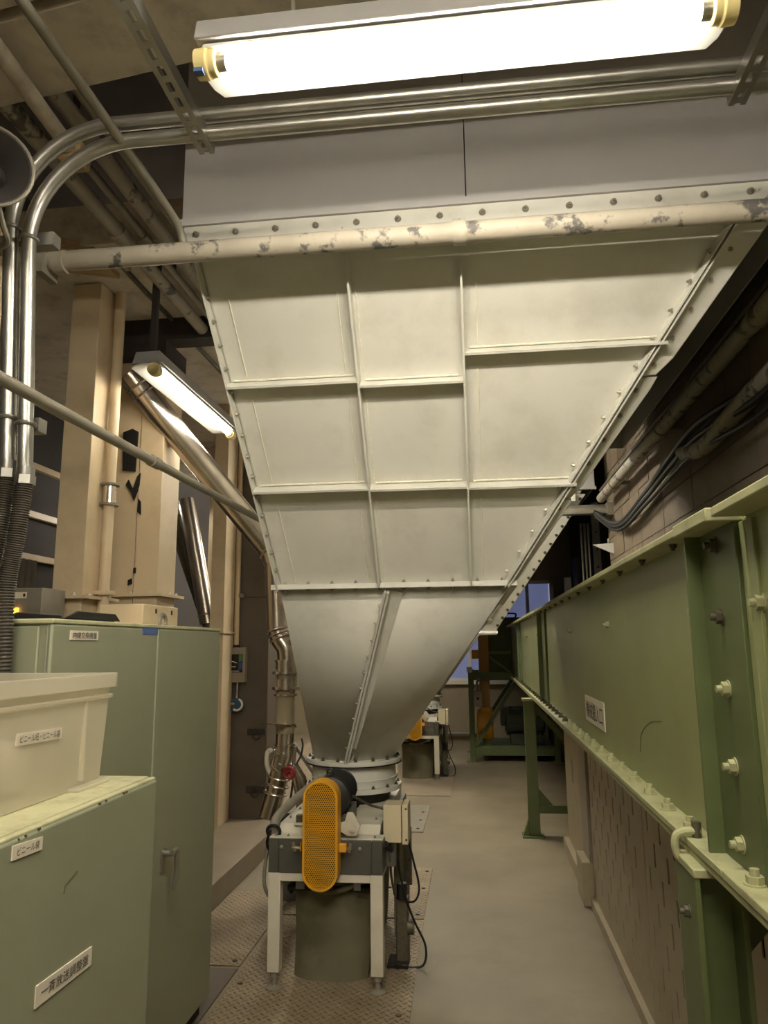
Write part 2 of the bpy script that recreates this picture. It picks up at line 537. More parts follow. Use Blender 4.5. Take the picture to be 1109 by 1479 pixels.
# ================================================================== HOPPERS
def make_hopper():
    root = thing('steel_hopper', (-.69, 4.2, 0), 'big white ribbed steel hopper hanging below the nearer grey box', 'hopper', 'white hoppers over the feeders')
    TL, TR, BL, BR = V((-1.01, 2.42, 3.035)), V((1.02, 2.42, 3.035)), V((-.91, 3.4, 1.78)), V((.16, 3.4, 1.78))
    yb, yj = 5.98, 5.0
    TLb, TRb, BLb, BRb = V((-1.01, yb, 3.035)), V((1.02, yb, 3.035)), V((-.91, yj, 1.78)), V((.16, yj, 1.78))
    n = V((0, -.78817, -.61546))
    t = .008

    def F(x, v, h=0.0):
        p = TL.lerp(BL, v)
        return V((x, p.y, p.z)) + n * h

    def xl(v):
        return TL.x + (BL.x - TL.x) * v

    def xr(v):
        return TR.x + (BR.x - TR.x) * v
    B().plate([TL, TR, BR, BL], -n * t).build('front_plate', WHITE, root)
    B().plate([TLb, TRb, BRb, BLb], V((0, -.78817, .61546)) * t).build('rear_plate', WHITE, root)
    B().plate([TL, TLb, BLb, BL], (t, 0, 0)).build('side_plate', WHITE, root)
    B().plate([TR, TRb, BRb, BR], (-t, 0, t)).build('side_plate', WHITE, root)
    # upright ribs and cross ribs: flat bars on edge
    hr = .058
    for x in (-.432, -.012):
        B().plate([F(x - .004, 0), F(x - .004, 1), F(x - .004, .985, hr), F(x - .004, .012, hr)], (.008, 0, 0)).build('upright_rib', WHITE, root)
    for x0, x1, v in ((None, -.436, .372), (-.428, -.016, .386), (-.008, None, .318), (None, -.436, .672), (-.428, -.016, .676), (-.008, None, .68)):
        a = xl(v) if x0 is None else x0
        b_ = xr(v) if x1 is None else x1
        p = [F(a, v), F(b_, v), F(b_, v, hr), F(a, v, hr)]
        rb = B().plate(p, (F(0, v + .006) - F(0, v))).build('cross_rib', WHITE, root)
        wb_ = B().tube([F(a + .02, v - .004, .003), F(b_ - .02, v - .004, .003)], .0045, 6)
        wb_.build('weld_bead', WELD, rb)
    # weld runs beside ribs and edge
    rows = {'l': (0.0, .372, .672, 1.0), 'm': (0.0, .386, .676, 1.0), 'r': (0.0, .318, .68, 1.0)}
    for off, key, x in ((0, 'l', None), (-.055, 'l', -.432), (.018, 'm', -.432), (.055, 'r', -.012)):
        rr = rows[key]
        for i in range(3):
            v0, v1 = rr[i] + (.16 if i == 0 else .05), rr[i + 1] - .015
            pts = []
            for k in range(9):
                v = v0 + (v1 - v0) * k / 8
                xx = (xl(v) + .078 if x is None else x + off)
                pts.append(F(xx, v, .001))
            B().tube(pts, .003, 5).build('weld_bead', WELD, root)
    # top flange strip with bolts
    v_t = F(0, 0)
    B().box(-1.03, 1.05, 2.39, 2.42, 2.915, 3.035).build('top_flange', WHITE, root, .002)
    for i in range(14):
        bolt(root, (-.98 + .15 * i, 2.39, 3.0), (0, -1, 0), .010, BOLT_W2)
    # left edge lip with bolts on it
    lip = B().plate([F(xl(0) - .006, 0), F(xl(1) - .006, 1), F(xl(1) - .006, 1, .05), F(xl(0) - .006, 0, .05)], (.006, 0, 0)).build('edge_flange', WHITE, root)
    for i in range(14):
        v = .15 + .0605 * i
        bolt(root, F(xl(v) + .002, v, .025), (1, 0, 0), .0085, BOLT_Z)
    # right edge: two lips standing proud and a wide outer flange in lengths with rounded ends
    for q in (-.012, .004):
        B().plate([F(xr(0) - .03 + q, 0), F(xr(1) - .012 + q, 1), F(xr(1) - .012 + q, 1, .05), F(xr(0) - .03 + q, 0, .05)], (.006, 0, 0)).build('edge_flange', WHITE, root)
    cuts = (.0, .41, .74, 1.0)
    for a, b_ in zip(cuts[:-1], cuts[1:]):
        pts = []
        vs = [a + .002 + (b_ - a - .004) * k / 10 for k in range(11)]
        hh = .012 if a != cuts[1] else .004
        pts = [F(xr(v) - .01, v, hh) for v in vs]
        wv = [.085 * (1 - v) + .026 for v in vs]
        wv[0] *= .9
        wv[-1] *= .72
        out = [F(xr(v) + q_, v, hh) for v, q_ in zip(vs, wv)]
        B().plate(pts + out[::-1], -n * .03).build('outer_flange', WHITE, root, .004)
    for i in range(15):
        v = .06 + .064 * i
        bolt(root, F(xr(v) - .045, v, .022), (-1, 0, 0), .0085, BOLT_Z)
        bolt(root, F(xr(v) + .028 * (1.1 - v), v, .010), n, .0085, BOLT_W2)
    # joint flange between pyramid and transition
    jf = B()
    jf.box(BL.x - .035, BR.x + .035, 3.355, 3.40, 1.757, 1.781)
    jf.box(BL.x - .035, BR.x + .035, 5.0, 5.045, 1.757, 1.781)
    jf.box(BL.x - .035, BL.x, 3.40, 5.0, 1.757, 1.781).box(BR.x, BR.x + .035, 3.40, 5.0, 1.757, 1.781)
    jf.build('joint_flange', WHITE, root, .002)
    for i in range(10):
        bolt(root, (-.88 + .112 * i, 3.372, 1.781), (0, 0, 1), .0085, BOLT_Z)
        bolt(root, (-.88 + .112 * i, 3.372, 1.757), (0, 0, -1), .008, BOLT_D)
    # square-to-round transition: flat triangles with bent corner cones
    cz, zc, zj, R = V((-.69, 4.2, 0)), .90, 1.76, .225
    cor = [V((BL.x, 3.4, zj)), V((BR.x, 3.4, zj)), V((BR.x, 5.0, zj)), V((BL.x, 5.0, zj))]
    ang = [math.radians(a) for a in (225, 315, 405, 495)]
    tb = B()
    N = 14

    def C(a):
        return V((cz.x + R * math.cos(a), cz.y + R * math.sin(a), zc))
    for i in range(4):
        arc = [C(ang[i] - math.pi / 4 + math.pi / 2 * k / N) for k in range(N + 1)]
        for k in range(N):
            tb.add([cor[i], arc[k], arc[k + 1]], [(0, 1, 2)])
        tb.add([cor[i], arc[-1], cor[(i + 1) % 4]], [(0, 1, 2)])
    import bmesh
    tme = tb.mesh('transition', WHITE, 25)
    bm = bmesh.new()
    bm.from_mesh(tme)
    bmesh.ops.remove_doubles(bm, verts=bm.verts, dist=1e-5)
    bmesh.ops.recalc_face_normals(bm, faces=bm.faces)
    bm.to_mesh(tme)
    bm.free()
    tme.set_sharp_from_angle(angle=math.radians(25))
    to = bpy.data.objects.new('transition', tme)
    COL.objects.link(to)
    attach(to, root)
    md = to.modifiers.new('thickness', 'SOLIDIFY')
    md.thickness = .006
    # bolted centre seam of the transition
    s0, s1 = V((-.40, 3.4, 1.757)), V((-.69, 3.975, .91))
    d = (s1 - s0).normalized()
    nf = V((0, -(1.76 - .9), -(3.975 - 3.4))).normalized()
    side = d.cross(nf).normalized()
    sd = 1 if side.x > 0 else -1
    for q in (-.007, .007):
        B().bar(s0 + nf * .02 + side * q, s1 + nf * .02 + side * q, .011, .045, nf).build('seam_flange', WHITE, root)
    B().plate([s0 + side * sd * .012, s1 + side * sd * .012, s1 + side * sd * .03, s0 + side * sd * .075], nf * .005).build('seam_strip', WHITE, root)
    for i in range(10):
        p = s0.lerp(s1, .08 + .092 * i)
        bolt(root, p - side * sd * .013 + nf * .026, -side * sd, .008, BOLT_Z)
    # round outlet: two flanges and a short drum
    B().rings([((cz.x, cz.y, .93), R), ((cz.x, cz.y, .885), R)], 40).build('collar', WHITE, root)
    for z in (.885, .745):
        B().rings([((cz.x, cz.y, z - .012), .262), ((cz.x, cz.y, z + .012), .262)], 44).build('round_flange', WHITE, root, .002)
        for i in range(16):
            a = 2 * math.pi * (i + .5) / 16
            bolt(root, (cz.x + .243 * math.cos(a), cz.y + .243 * math.sin(a), z + .012), (0, 0, 1), .009, BOLT_D)
    B().rings([((cz.x, cz.y, .868), .265), ((cz.x, cz.y, .874), .265)], 40).build('gasket', BLACK, root)
    B().rings([((cz.x, cz.y, .874), .228), ((cz.x, cz.y, .80), .232), ((cz.x, cz.y, .796), .236), ((cz.x, cz.y, .79), .232), ((cz.x, cz.y, .757), .232)], 44).build('outlet_drum', WHITE, root)
    B().rings([((cz.x, cz.y, .733), .21), ((cz.x, cz.y, .66), .19)], 36).build('rubber_sleeve', BLACK, root)
    return root


hop = make_hopper()
hop2 = copy_tree(hop)
hop2.location.y += 5.1
hop2['label'] = 'white ribbed steel hopper farther back, beside the frosted window'


def edge_plate(root, dy):
    TR, BR, TL, BL = V((1.02, 2.42, 3.035)), V((.16, 3.4, 1.78)), V((-1.01, 2.42, 3.035)), V((-.91, 3.4, 1.78))
    n = V((0, -.78817, -.61546))

    def G(v, e, h=.03):
        p = TR + (BR - TR) * v
        return V((p.x + e, p.y + dy, p.z)) + n * h
    B().plate([G(.02, -.01), G(.02, .15), G(1.09, .15), G(1.09, -.01)], n * .008).build('edge_plate', WHITE, root)
    B().plate([G(1.09, -.05), G(1.09, .17), G(1.105, .17), G(1.105, -.05)], n * .05).build('edge_plate_foot', WHITE, root)
    for i in range(16):
        bolt(root, G(.05 + .066 * i, .125, .038), n, .013, BOLT_D)


edge_plate(hop2, 5.1)


# grey boxes above the hoppers
def make_box(y0, y1, label):
    root = thing('grey_bin_casing', (0, (y0 + y1) / 2, 3.04), label, 'bin casing', 'grey casings above the hoppers')
    B().box(-1.045, .012, y0, y0 + .01, 3.06, ZC - .002).build('casing_panel', GREYBOX, root)
    B().box(.016, 1.25, y0, y0 + .01, 3.06, ZC - .002).build('casing_panel', GREYBOX, root)
    B().box(-1.045, -1.035, y0 + .01, y1, 3.06, ZC - .002).build('casing_panel', GREYBOX, root)
    B().box(1.24, 1.25, y0 + .01, y1, 3.06, ZC - .002).build('casing_panel', GREYBOX, root)
    B().box(-1.035, 1.24, y1 - .01, y1, 3.06, ZC - .002).build('casing_panel', GREYBOX, root)
    B().box(-1.055, 1.26, y0 - .03, y0 + .02, 3.035, 3.062).build('base_angle', GREYBOX, root)
    return root


make_box(2.41, 6.0, 'grey sheet steel casing directly behind the big bright lamp')
make_box(7.51, 11.1, 'grey sheet steel casing over the farther hopper')

# peeling pipe along the hopper top
hp = thing('peeling_pipe', (0, 2.30, 2.875), 'horizontal pipe with peeling paint across the hopper top', 'pipe')
B().cyl((-1.50, 2.30, 2.880), (1.415, 2.30, 2.872), .036, n=20).build('pipe_run', PEEL, hp)
for x in (-1.45, -.012, 1.0):
    B().cyl((x - .022, 2.30, 2.876), (x + .022, 2.30, 2.876), .042, n=20).build('coupling', PEEL, hp)
for x in (-.9, -.012, .9):
    B().bar((x, 2.30, 2.876), (x, 2.40, 2.95), .03, .006).build('pipe_hanger', DBOLT, hp)
B().box(-1.52, -1.49, 2.25, 2.35, 2.82, 2.93).build('end_plate', GALVD, hp)
# pair of thin pipes behind it at the left
for y, z, lb in ((2.42, 2.965, 'upper thin conduit running just behind the peeling pipe'), (2.42, 2.92, 'lower thin conduit running just behind the peeling pipe')):
    t_ = thing('thin_conduit', (-1.2, y, z), lb, 'conduit', 'thin conduits behind the peeling pipe')
    B().cyl((-1.42, y, z), (-1.05, y, z), .012, n=12).build('conduit_run', GALVD, t_)
    B().box(-1.27, -1.25, y - .015, y + .015, z - .02, z + .02).build('saddle', GALVD, t_)


# ================================================================== FEEDERS
def make_feeder():
    root = thing('powder_feeder', (-.70, 3.9, 0), 'screw feeder on white legs with the perforated yellow guard in the foreground', 'feeder', 'feeders under the hoppers')
    x0, x1, yf, yr = -.965, -.443, 3.47, 4.62
    for x in (x0 + .028, x1 - .028):
        for y in (3.50, 4.55):
            B().box(x - .028, x + .028, y - .028, y + .028, .075, .49).build('leg', FEEDW, root, .003)
            ft = B().rings([((x, y, 0), .036), ((x, y, .008), .036), ((x, y, .016), .018), ((x, y, .02), .012), ((x, y, .05), .012), ((x, y, .052), .02), ((x, y, .078), .02)], 18)
            ft.build('levelling_foot', GALVD, root)
    B().box(x0 + .056, x1 - .056, 3.475, 3.515, .455, .49).build('front_rail', FEEDW, root)
    B().box(x0 + .056, x1 - .056, 4.53, 4.57, .455, .49).build('rear_rail', FEEDW, root)
    for x in (x0 + .01, x1 - .046):
        B().box(x, x + .036, 3.53, 4.52, .455, .49).build('side_rail', FEEDW, root)
    # body with front apron
    B().box(x0, x1, yf + .006, yr, .49, .625).build('trough_body', DARKM, root, .003)
    B().box(x0, x0 + .045, yf, yf + .012, .49, .635).build('front_plate', DARKM, root, .002)
    B().box(x0 + .047, x1 - .05, yf, yf + .012, .49, .635).build('front_plate', DARKM, root, .002)
    B().box(x1 - .048, x1, yf, yf + .012, .49, .635).build('front_plate', DARKM, root, .002)
    for x in (-.905, -.545):
        bolt(root, (x, yf, .60), (0, -1, 0), .007, BOLT_Z)
    for p in ((-.956, .50), (-.452, .50)):
        bolt(root, (p[0], yf, p[1] + .05), (0, -1, 0), .005, BOLT_D)
    # deck plates
    B().box(x0, x1, yf + .012, 3.56, .625, .64).build('front_deck', FEEDW, root, .002)
    B().plate([(x0 + .02, 3.56, .64), (x0 + .02, 3.60, .675), (x0 + .02, 4.55, .675), (x0 + .02, 4.55, .63), (x0 + .02, 3.56, .63)], (.15, 0, 0)).build('deck_cover', FEEDW, root, .002)
    B().plate([(-.63, 3.56, .64), (-.63, 3.60, .675), (-.63, 4.55, .675), (-.63, 4.55, .63), (-.63, 3.56, .63)], (.165, 0, 0)).build('deck_cover', FEEDW, root, .002)
    B().box(-.795, -.63, 3.56, 4.55, .625, .65).build('deck_channel', DARKM, root)
    B().box(-.865, -.835, 3.575, 3.61, .675, .715).build('latch_block', DBOLT, root, .003)
    B().box(-.873, -.827, 3.565, 3.62, .672, .682).build('latch_base', FEEDW, root)
    for x, y in ((-.94, 3.5), (-.88, 3.5), (-.92, 3.7), (-.92, 3.9), (-.48, 3.5), (-.50, 3.7), (-.5, 3.95)):
        bolt(root, (x, y, .64 if y < 3.56 else .675), (0, 0, 1), .006, BOLT_Z)
    # yellow belt guard: capsule rim, perforated front, tan side wall
    gx, gz0, gz1, gr, gy = -.7045, .527, .829, .0785, 3.36

    def cap(r, n=16):
        o = [(gx + r * math.cos(math.pi * k / n), gz1 + r * math.sin(math.pi * k / n)) for k in range(n + 1)]
        o += [(gx + r * math.cos(math.pi + math.pi * k / n), gz0 + r * math.sin(math.pi + math.pi * k / n)) for k in range(n + 1)]
        return o
    oc, ic = cap(gr), cap(gr - .010)
    k = len(oc)
    rim = B()
    vs = [(x, gy, z) for x, z in oc] + [(x, gy, z) for x, z in ic] + [(x, gy + .012, z) for x, z in oc] + [(x, gy + .012, z) for x, z in ic]
    fs = []
    for i in range(k):
        j = (i + 1) % k
        fs += [(i, j, k + j, k + i), (i, 2 * k + i, 2 * k + j, j), (k + i, k + j, 3 * k + j, 3 * k + i), (2 * k + i, 3 * k + i, 3 * k + j, 2 * k + j)]
    g = rim.add(vs, fs).build('belt_guard', YEL, root)
    side = B()
    vs = [(x, gy + .012, z) for x, z in oc] + [(x, gy + .085, z) for x, z in oc] + [(x, gy + .012, z) for x, z in ic] + [(x, gy + .085, z) for x, z in ic]
    fs = []
    for i in range(k):
        j = (i + 1) % k
        fs += [(i, j, k + j, k + i), (2 * k + i, 3 * k + i, 3 * k + j, 2 * k + j), (k + i, k + j, 3 * k + j, 3 * k + i)]
    side.add(vs, fs).build('guard_wall', YEL, g)
    # perforated plate, hexagonal cells with real holes
    pf = B()
    sp = .0092
    ro, ri = sp / math.sqrt(3), sp * .385
    rows = int((gz1 - gz0 + 2 * gr) / (sp * .866)) + 2
    for r in range(rows):
        z = gz0 - gr + r * sp * .866
        for c in range(-10, 11):
            x = gx + (c + (.5 if r % 2 else 0)) * sp
            zc_ = min(max(z, gz0), gz1)
            if math.hypot(x - gx, z - zc_) > gr - .0085:
                continue
            vs, fs = [], []
            for i in range(6):
                a = math.pi / 6 + math.pi / 3 * i
                vs.append((x + ro * math.cos(a), gy + .005, z + ro * math.sin(a)))
            for i in range(6):
                a = math.pi / 6 + math.pi / 3 * i
                vs.append((x + ri * math.cos(a), gy + .005, z + ri * math.sin(a)))
            for i in range(6):
                a = math.pi / 6 + math.pi / 3 * i
                vs.append((x + ri * math.cos(a), gy + .008, z + ri * math.sin(a)))
            fs = [(i, (i + 1) % 6, 6 + (i + 1) % 6, 6 + i) for i in range(6)] + [(6 + i, 6 + (i + 1) % 6, 12 + (i + 1) % 6, 12 + i) for i in range(6)]
            pf.add(vs, fs)
    me = bpy.data.meshes.new('perforated_plate')
    me.from_pydata(pf.v, [], pf.f)
    me.materials.append(YEL)
    po = bpy.data.objects.new('perforated_plate', me)
    COL.objects.link(po)
    attach(po, g)
    B().plate([(x, gy + .084, z) for x, z in ic], (0, .004, 0)).build('guard_back', BLACK, g)
    for z in (gz0, gz1):
        B().cyl((gx, gy + .02, z), (gx, gy + .06, z), .045, n=20).build('pulley', BLACK, root)
    # drive motor behind the guard
    mo = B().rings([((gx + .02, 3.45, .815), .07), ((gx + .02, 3.46, .815), .092), ((gx + .02, 3.50, .815), .092), ((gx + .02, 3.505, .815), .08),
                    ((gx + .02, 3.72, .815), .08), ((gx + .02, 3.725, .815), .088), ((gx + .02, 3.76, .815), .08)], 28).build('drive_motor', BLACK, root)
    for i in range(8):
        B().torus((gx + .02, 3.525 + .025 * i, .815), (0, 1, 0), .082, .005, 26, 6).build('cooling_fin', BLACK, mo)
    B().torus((gx + .02, 3.49, .925), (0, 1, 0), .014, .005, 16, 8).build('lifting_eye', BLACK, mo)
    B().box(gx - .07, gx + .10, 3.48, 3.76, .675, .745).build('motor_base', DARKM, root, .004)
    B().plate([(-.635, 3.46, .675), (-.60, 3.46, .655), (-.56, 3.46, .655), (-.54, 3.46, .70), (-.575, 3.46, .755), (-.60, 3.46, .755), (-.612, 3.46, .715), (-.635, 3.46, .71)], (0, .014, 0)).build('mounting_plate', FEEDW, root, .002)
    B().cyl((-.575, 3.448, .69), (-.575, 3.47, .69), .016, n=16).build('plate_boss', FEEDW, root)
    # yellow wing clamps on both sides of the guard
    for s_ in (-1, 1):
        B().box(gx + s_ * .082 - .012, gx + s_ * .082 + .022 * s_ + .006, 3.40, 3.425, .60, .635).build('guard_bracket', YEL, root, .003)
        B().cyl((gx + s_ * .10, 3.412, .612), (gx + s_ * .135, 3.40, .618), .006, n=10).build('wing_bolt', BRIGHT, root)
        B().bar((gx + s_ * .122, 3.405, .60), (gx + s_ * .13, 3.40, .638), .008, .012).build('wing', BRIGHT, root)
    # junction box on a stalk
    jb = B().box(-.452, -.368, 3.58, 3.70, .60, .765).build('junction_box', BEIGEBOX, root, .003)
    B().box(-.364, -.336, 3.575, 3.705, .595, .768).build('box_lid', BEIGEBOX, jb, .002)
    B().box(-.369, -.363, 3.585, 3.695, .602, .762).build('lid_gap', BLACK, jb)
    for z in (.615, .75):
        bolt(jb, (-.345, 3.575, z), (0, -1, 0), .004, BOLT_D, 'lid_screw')
    B().box(-.444, -.40, 3.61, 3.66, .49, .60).build('box_stalk', DARKM, root)
    # grey hose arriving at the left front corner and its collar
    B().tube(spline([(-.955, 3.52, .66), (-.96, 3.6, .70), (-.91, 3.75, .75), (-.845, 3.9, .80), (-.80, 4.0, .83)]), .022, 12).build('hose', GALVD, root)
    B().torus((-.955, 3.515, .655), (0, 1, .3), .03, .008, 18, 8).build('hose_collar', BLACK, root)
    # orange cover and cables on the left flank
    oc2 = B()
    oc2.plate([(-.99, 3.62, .46), (-.99, 3.72, .46), (-.99, 3.74, .52), (-.99, 3.70, .585), (-.99, 3.64, .585), (-.99, 3.60, .52)], (.03, 0, 0))
    oc2.build('flank_cover', YEL, root, .006)
    B().tube(spline([(-.985, 3.56, .64), (-1.0, 3.55, .52), (-1.005, 3.55, .42), (-.985, 3.57, .36), (-.95, 3.6, .34)]), .009, 8).build('cable', GALVD, root)
    B().tube(spline([(-.97, 3.52, .66), (-.99, 3.53, .6), (-.98, 3.58, .54), (-.965, 3.65, .52)]), .006, 8).build('cable', BLACK, root)
    # curved discharge chute under the body
    db = B()
    secs = [(.455, 3.62, 4.42, -.90, -.50), (.40, 3.60, 4.42, -.895, -.505), (.37, 3.585, 4.42, -.88, -.52), (.2, 3.60, 4.40, -.878, -.525), (.06, 3.585, 4.38, -.878, -.53), (.0, 3.57, 4.36, -.878, -.535)]
    nn = 20
    vs = []
    for z, ya, yb_, xa, xb in secs:
        for i in range(nn + 1):
            t_ = i / nn
            x = xa + (xb - xa) * t_
            bow = .055 * (1 - abs(2 * t_ - 1) ** 3.0)
            vs.append((x, ya + .06 - bow, z))
        vs += [(xb, yb_, z), (xa, yb_, z)]
    m_ = nn + 3
    fs = [(k_ * m_ + i, k_ * m_ + (i + 1) % m_, (k_ + 1) * m_ + (i + 1) % m_, (k_ + 1) * m_ + i) for k_ in range(len(secs) - 1) for i in range(m_)]
    fs += [tuple(range(m_)), tuple(range((len(secs) - 1) * m_, len(secs) * m_))[::-1]]
    db.add(vs, fs).build('discharge_chute', OLIVE, root)
    B().box(-.91, -.49, 3.60, 3.68, .375, .40).build('chute_collar', BLACK, root, .006)
    B().tube(spline([(-.78, 3.56, .395), (-.70, 3.55, .39), (-.62, 3.54, .41), (-.565, 3.53, .44)]), .012, 10).build('hose', OLIVE, root)
    B().cyl((-.568, 3.53, .425), (-.555, 3.525, .465), .016, n=12).build('hose_fitting', FEEDW, root)
    B().bar((-.90, 3.62, .44), (-.82, 3.75, .36), .012, .012).build('brace', BLACK, root)
    B().bar((-.90, 3.62, .36), (-.84, 3.75, .44), .012, .012).build('brace', BLACK, root)
    B().box(-.84, -.80, 3.485, 3.50, .42, .455).build('rail_tab', DARKM, root)
    B().box(-.575, -.545, 3.485, 3.50, .42, .455).build('rail_tab', DARKM, root)
    # side equipment at the right: plate, valve, cables
    B().box(-.43, -.40, 3.8, 4.3, .12, .55).build('flank_plate', OLIVE, root, .004)
    B().box(-.405, -.365, 4.05, 4.08, .28, .56).build('post', DBOLT, root)
    B().box(-.42, -.36, 3.78, 3.85, .02, .30).build('valve_body', DBOLT, root, .006)
    B().cyl((-.365, 3.80, .17), (-.335, 3.80, .17), .035, n=14).build('valve_knob', DBOLT, root)
    B().cyl((-.39, 3.78, .30), (-.39, 3.78, .37), .025, n=14).build('valve_actuator', BLACK, root)
    B().box(-.46, -.36, 3.74, 3.86, 0, .025).build('valve_base', BLACK, root, .004)
    for pts, r in (([(-.342, 3.64, .597), (-.32, 3.66, .50), (-.30, 3.7, .38), (-.32, 3.73, .31), (-.37, 3.76, .29)], .005),
                   ([(-.40, 3.66, .60), (-.40, 3.70, .5), (-.37, 3.72, .34), (-.33, 3.74, .22), (-.28, 3.77, .10), (-.29, 3.76, .02), (-.36, 3.76, .008), (-.42, 3.72, .03)], .0055),
                   ([(-.43, 3.6, .60), (-.425, 3.62, .5), (-.43, 3.7, .42), (-.42, 3.74, .33)], .006),
                   ([(-.60, 3.6, .80), (-.53, 3.7, .74), (-.47, 3.72, .72), (-.45, 3.68, .71)], .006)):
        B().tube(spline(pts), r, 8).build('cable', BLACK if r < .006 else DBOLT, root)
    B().tube(spline([(-.44, 3.56, .60), (-.42, 3.62, .56), (-.43, 3.7, .53), (-.46, 3.78, .50)]), .014, 10).build('cable', BLACK, root)
    return root


fe = make_feeder()
fe2 = copy_tree(fe)
fe2.location.y += 5.1
fe2['label'] = 'smaller-looking screw feeder with yellow guard standing under the farther hopper'


# ================================================================== GREEN GIRDER
gir = thing('green_conveyor_girder', (.6, 4.0, 0), 'long green steel conveyor girder with bolted flanges along the aisle', 'girder')
y0, y1 = .2, 10.4
for a, b_ in ((y0, 1.395), (1.60, 5.30), (5.48, 8.4), (8.42, y1)):
    B().box(.49, .50, a - (.0 if a < 1 else .2), b_, 1.075, 1.735).build('web_plate', GREEN, gir)
B().box(.96, .97, y0, y1, 1.075, 1.735).build('web_plate', GREEN, gir)
B().box(.50, .96, y0, y1, 1.075, 1.087).build('trough_floor', GREEN, gir)
# top flange in lengths, with lapped splice piece
for a, b_, e in ((y0, 1.375, 0), (1.395, 1.62, .004), (1.62, 5.42, 0), (5.44, y1, .002)):
    B().box(.43 - e, .50, a, b_, 1.722 - e, 1.74 + e).build('top_flange', FLANGE, gir, .003)
B().box(.96, 1.03, y0, y1, 1.722, 1.74).build('top_flange', FLANGE, gir, .003)
for i in range(24):
    yy = 1.75 + .32 * i
    if yy < 9:
        bolt(gir, (.458, yy, 1.722), (0, 0, -1), .009, BOLT_D)
# bottom flange with bolts
for a, b_ in ((y0, 1.50), (1.505, 5.6), (5.605, y1)):
    B().box(.432, .50, a, b_, 1.075, 1.09).build('bottom_flange', FLANGE, gir, .002)
B().box(.436, .50, y0, y1, 1.058, 1.073).build('mating_flange', FLANGE, gir, .002)
B().box(.96, 1.03, y0, y1, 1.058, 1.09).build('bottom_flange', FLANGE, gir, .002)
yy = .44
while yy < 9.6:
    if not 1.42 < yy < 1.62:
        bolt(gir, (.462, yy, 1.09), (0, 0, 1), .0155, BOLT_G if yy < 4 else BOLT_D)
    yy += .195
# near stiffener: flat leg on the web, standing leg at its edge, bolts and a weld seam
for ya, yb_, wd in ((1.40, 1.62, .03), (5.26, 5.52, .03), (8.25, 8.42, .02)):
    s1 = B().box(.476, .492, ya, yb_, 1.09, 1.722).build('stiffener', DGREEN, gir, .002)
    B().box(.476 - wd, .480, yb_ - .01, yb_, 1.09, 1.722).build('stiffener_leg', DGREEN, s1)
for z in (1.687, 1.547, 1.411, 1.269, 1.132):
    bolt(gir, (.476, 1.507, z), (-1, 0, 0), .0135, BOLT_D if z > 1.5 else BOLT_G)
for z in (1.66, 1.55, 1.40, 1.26, 1.13):
    bolt(gir, (.49, 8.48, z), (-1, 0, 0), .012, BOLT_D)
B().tube([(.488, 1.365, 1.10), (.488, 1.362, 1.3), (.487, 1.367, 1.5), (.488, 1.363, 1.70)], .006, 8).build('weld_bead', GREEN, gir)
B().box(.483, .492, 1.33, 1.395, 1.09, 1.715).build('joint_strip', GREEN, gir, .002)
for y in (1.333, 1.705, 2.83, 3.95, 5.9, 7.2):
    bolt(gir, (.49, y, 1.565), (-1, 0, 0), .014 if y < 2 else .012, BOLT_G)
# sign on the web
sg = B().box(.4875, .4905, 3.035, 3.54, 1.158, 1.268).build('label_plate', PLAST, gir)
lettering('機械搬入口', (.4875, 3.287, 1.211), (0, -1, 0), (0, 0, 1), .43, .072, sg)
# scratch
B().tube(spline([(.4895, 2.42, 1.17), (.4895, 2.38, 1.23), (.4895, 2.25, 1.275), (.4895, 2.12, 1.29)]), .0012, 5).build('scratch', DGREEN, gir)
# near post with clamp, cap and gusset; it carries the girder
npst = thing('girder_post', (.46, 1.7, 0), 'dark green girder post with clamp bolt at the nearer splice', 'post', 'posts under the girder')
B().box(.415, .425, 1.62, 1.76, 0, 1.045).build('channel_flange', DGREEN, npst)
B().box(.425, .50, 1.69, 1.70, 0, 1.045).build('channel_web', DGREEN, npst)
B().box(.50, .51, 1.62, 1.76, 0, 1.045).build('channel_flange', DGREEN, npst)
B().box(.412, .515, 1.615, 1.765, 1.04, 1.058).build('cap_plate', FLANGE, npst, .003)
B().plate([(.51, 1.69, 1.045), (.64, 1.69, 1.045), (.64, 1.69, 1.0), (.51, 1.69, .86)], (0, .012, 0)).build('gusset', DGREEN, npst)
cl = B().tube(spline([(.462, 1.73, 1.103), (.435, 1.73, 1.103), (.415, 1.73, 1.096), (.408, 1.73, 1.078), (.412, 1.73, 1.055), (.42, 1.73, 1.045)]), .0085, 10).build('beam_clamp', FLANGE, npst)
B().cyl((.455, 1.73, 1.085), (.455, 1.73, 1.122), .010, n=10).build('clamp_bolt', DBOLT, cl)
bolt(npst, (.415, 1.68, .96), (-1, 0, 0), .011, BOLT_D)
# farther post: portal frame with braces, shoe and low tie
fp = thing('girder_post', (.42, 6.27, 0), 'slim green girder post with diagonal brace and low tie on the open floor', 'post', 'posts under the girder')
B().box(.372, .462, 6.24, 6.30, .012, 1.04).build('column', DGREEN, fp, .003)
B().box(.36, .58, 6.20, 6.34, 1.04, 1.058).build('cap_plate', FLANGE, fp)
B().plate([(.462, 6.265, 1.04), (.58, 6.265, 1.04), (.462, 6.265, .90)], (0, .012, 0)).build('gusset', DGREEN, fp)
B().bar((.47, 6.27, .98), (.92, 6.27, .48), .03, .045).build('brace', DGREEN, fp)
B().bar((.462, 6.27, .205), (.95, 6.27, .205), .05, .06).build('tie', DGREEN, fp)
B().plate([(.462, 6.262, .175), (.462, 6.262, .36), (.57, 6.262, .235), (.60, 6.262, .175)], (0, .014, 0)).build('gusset', DGREEN, fp)
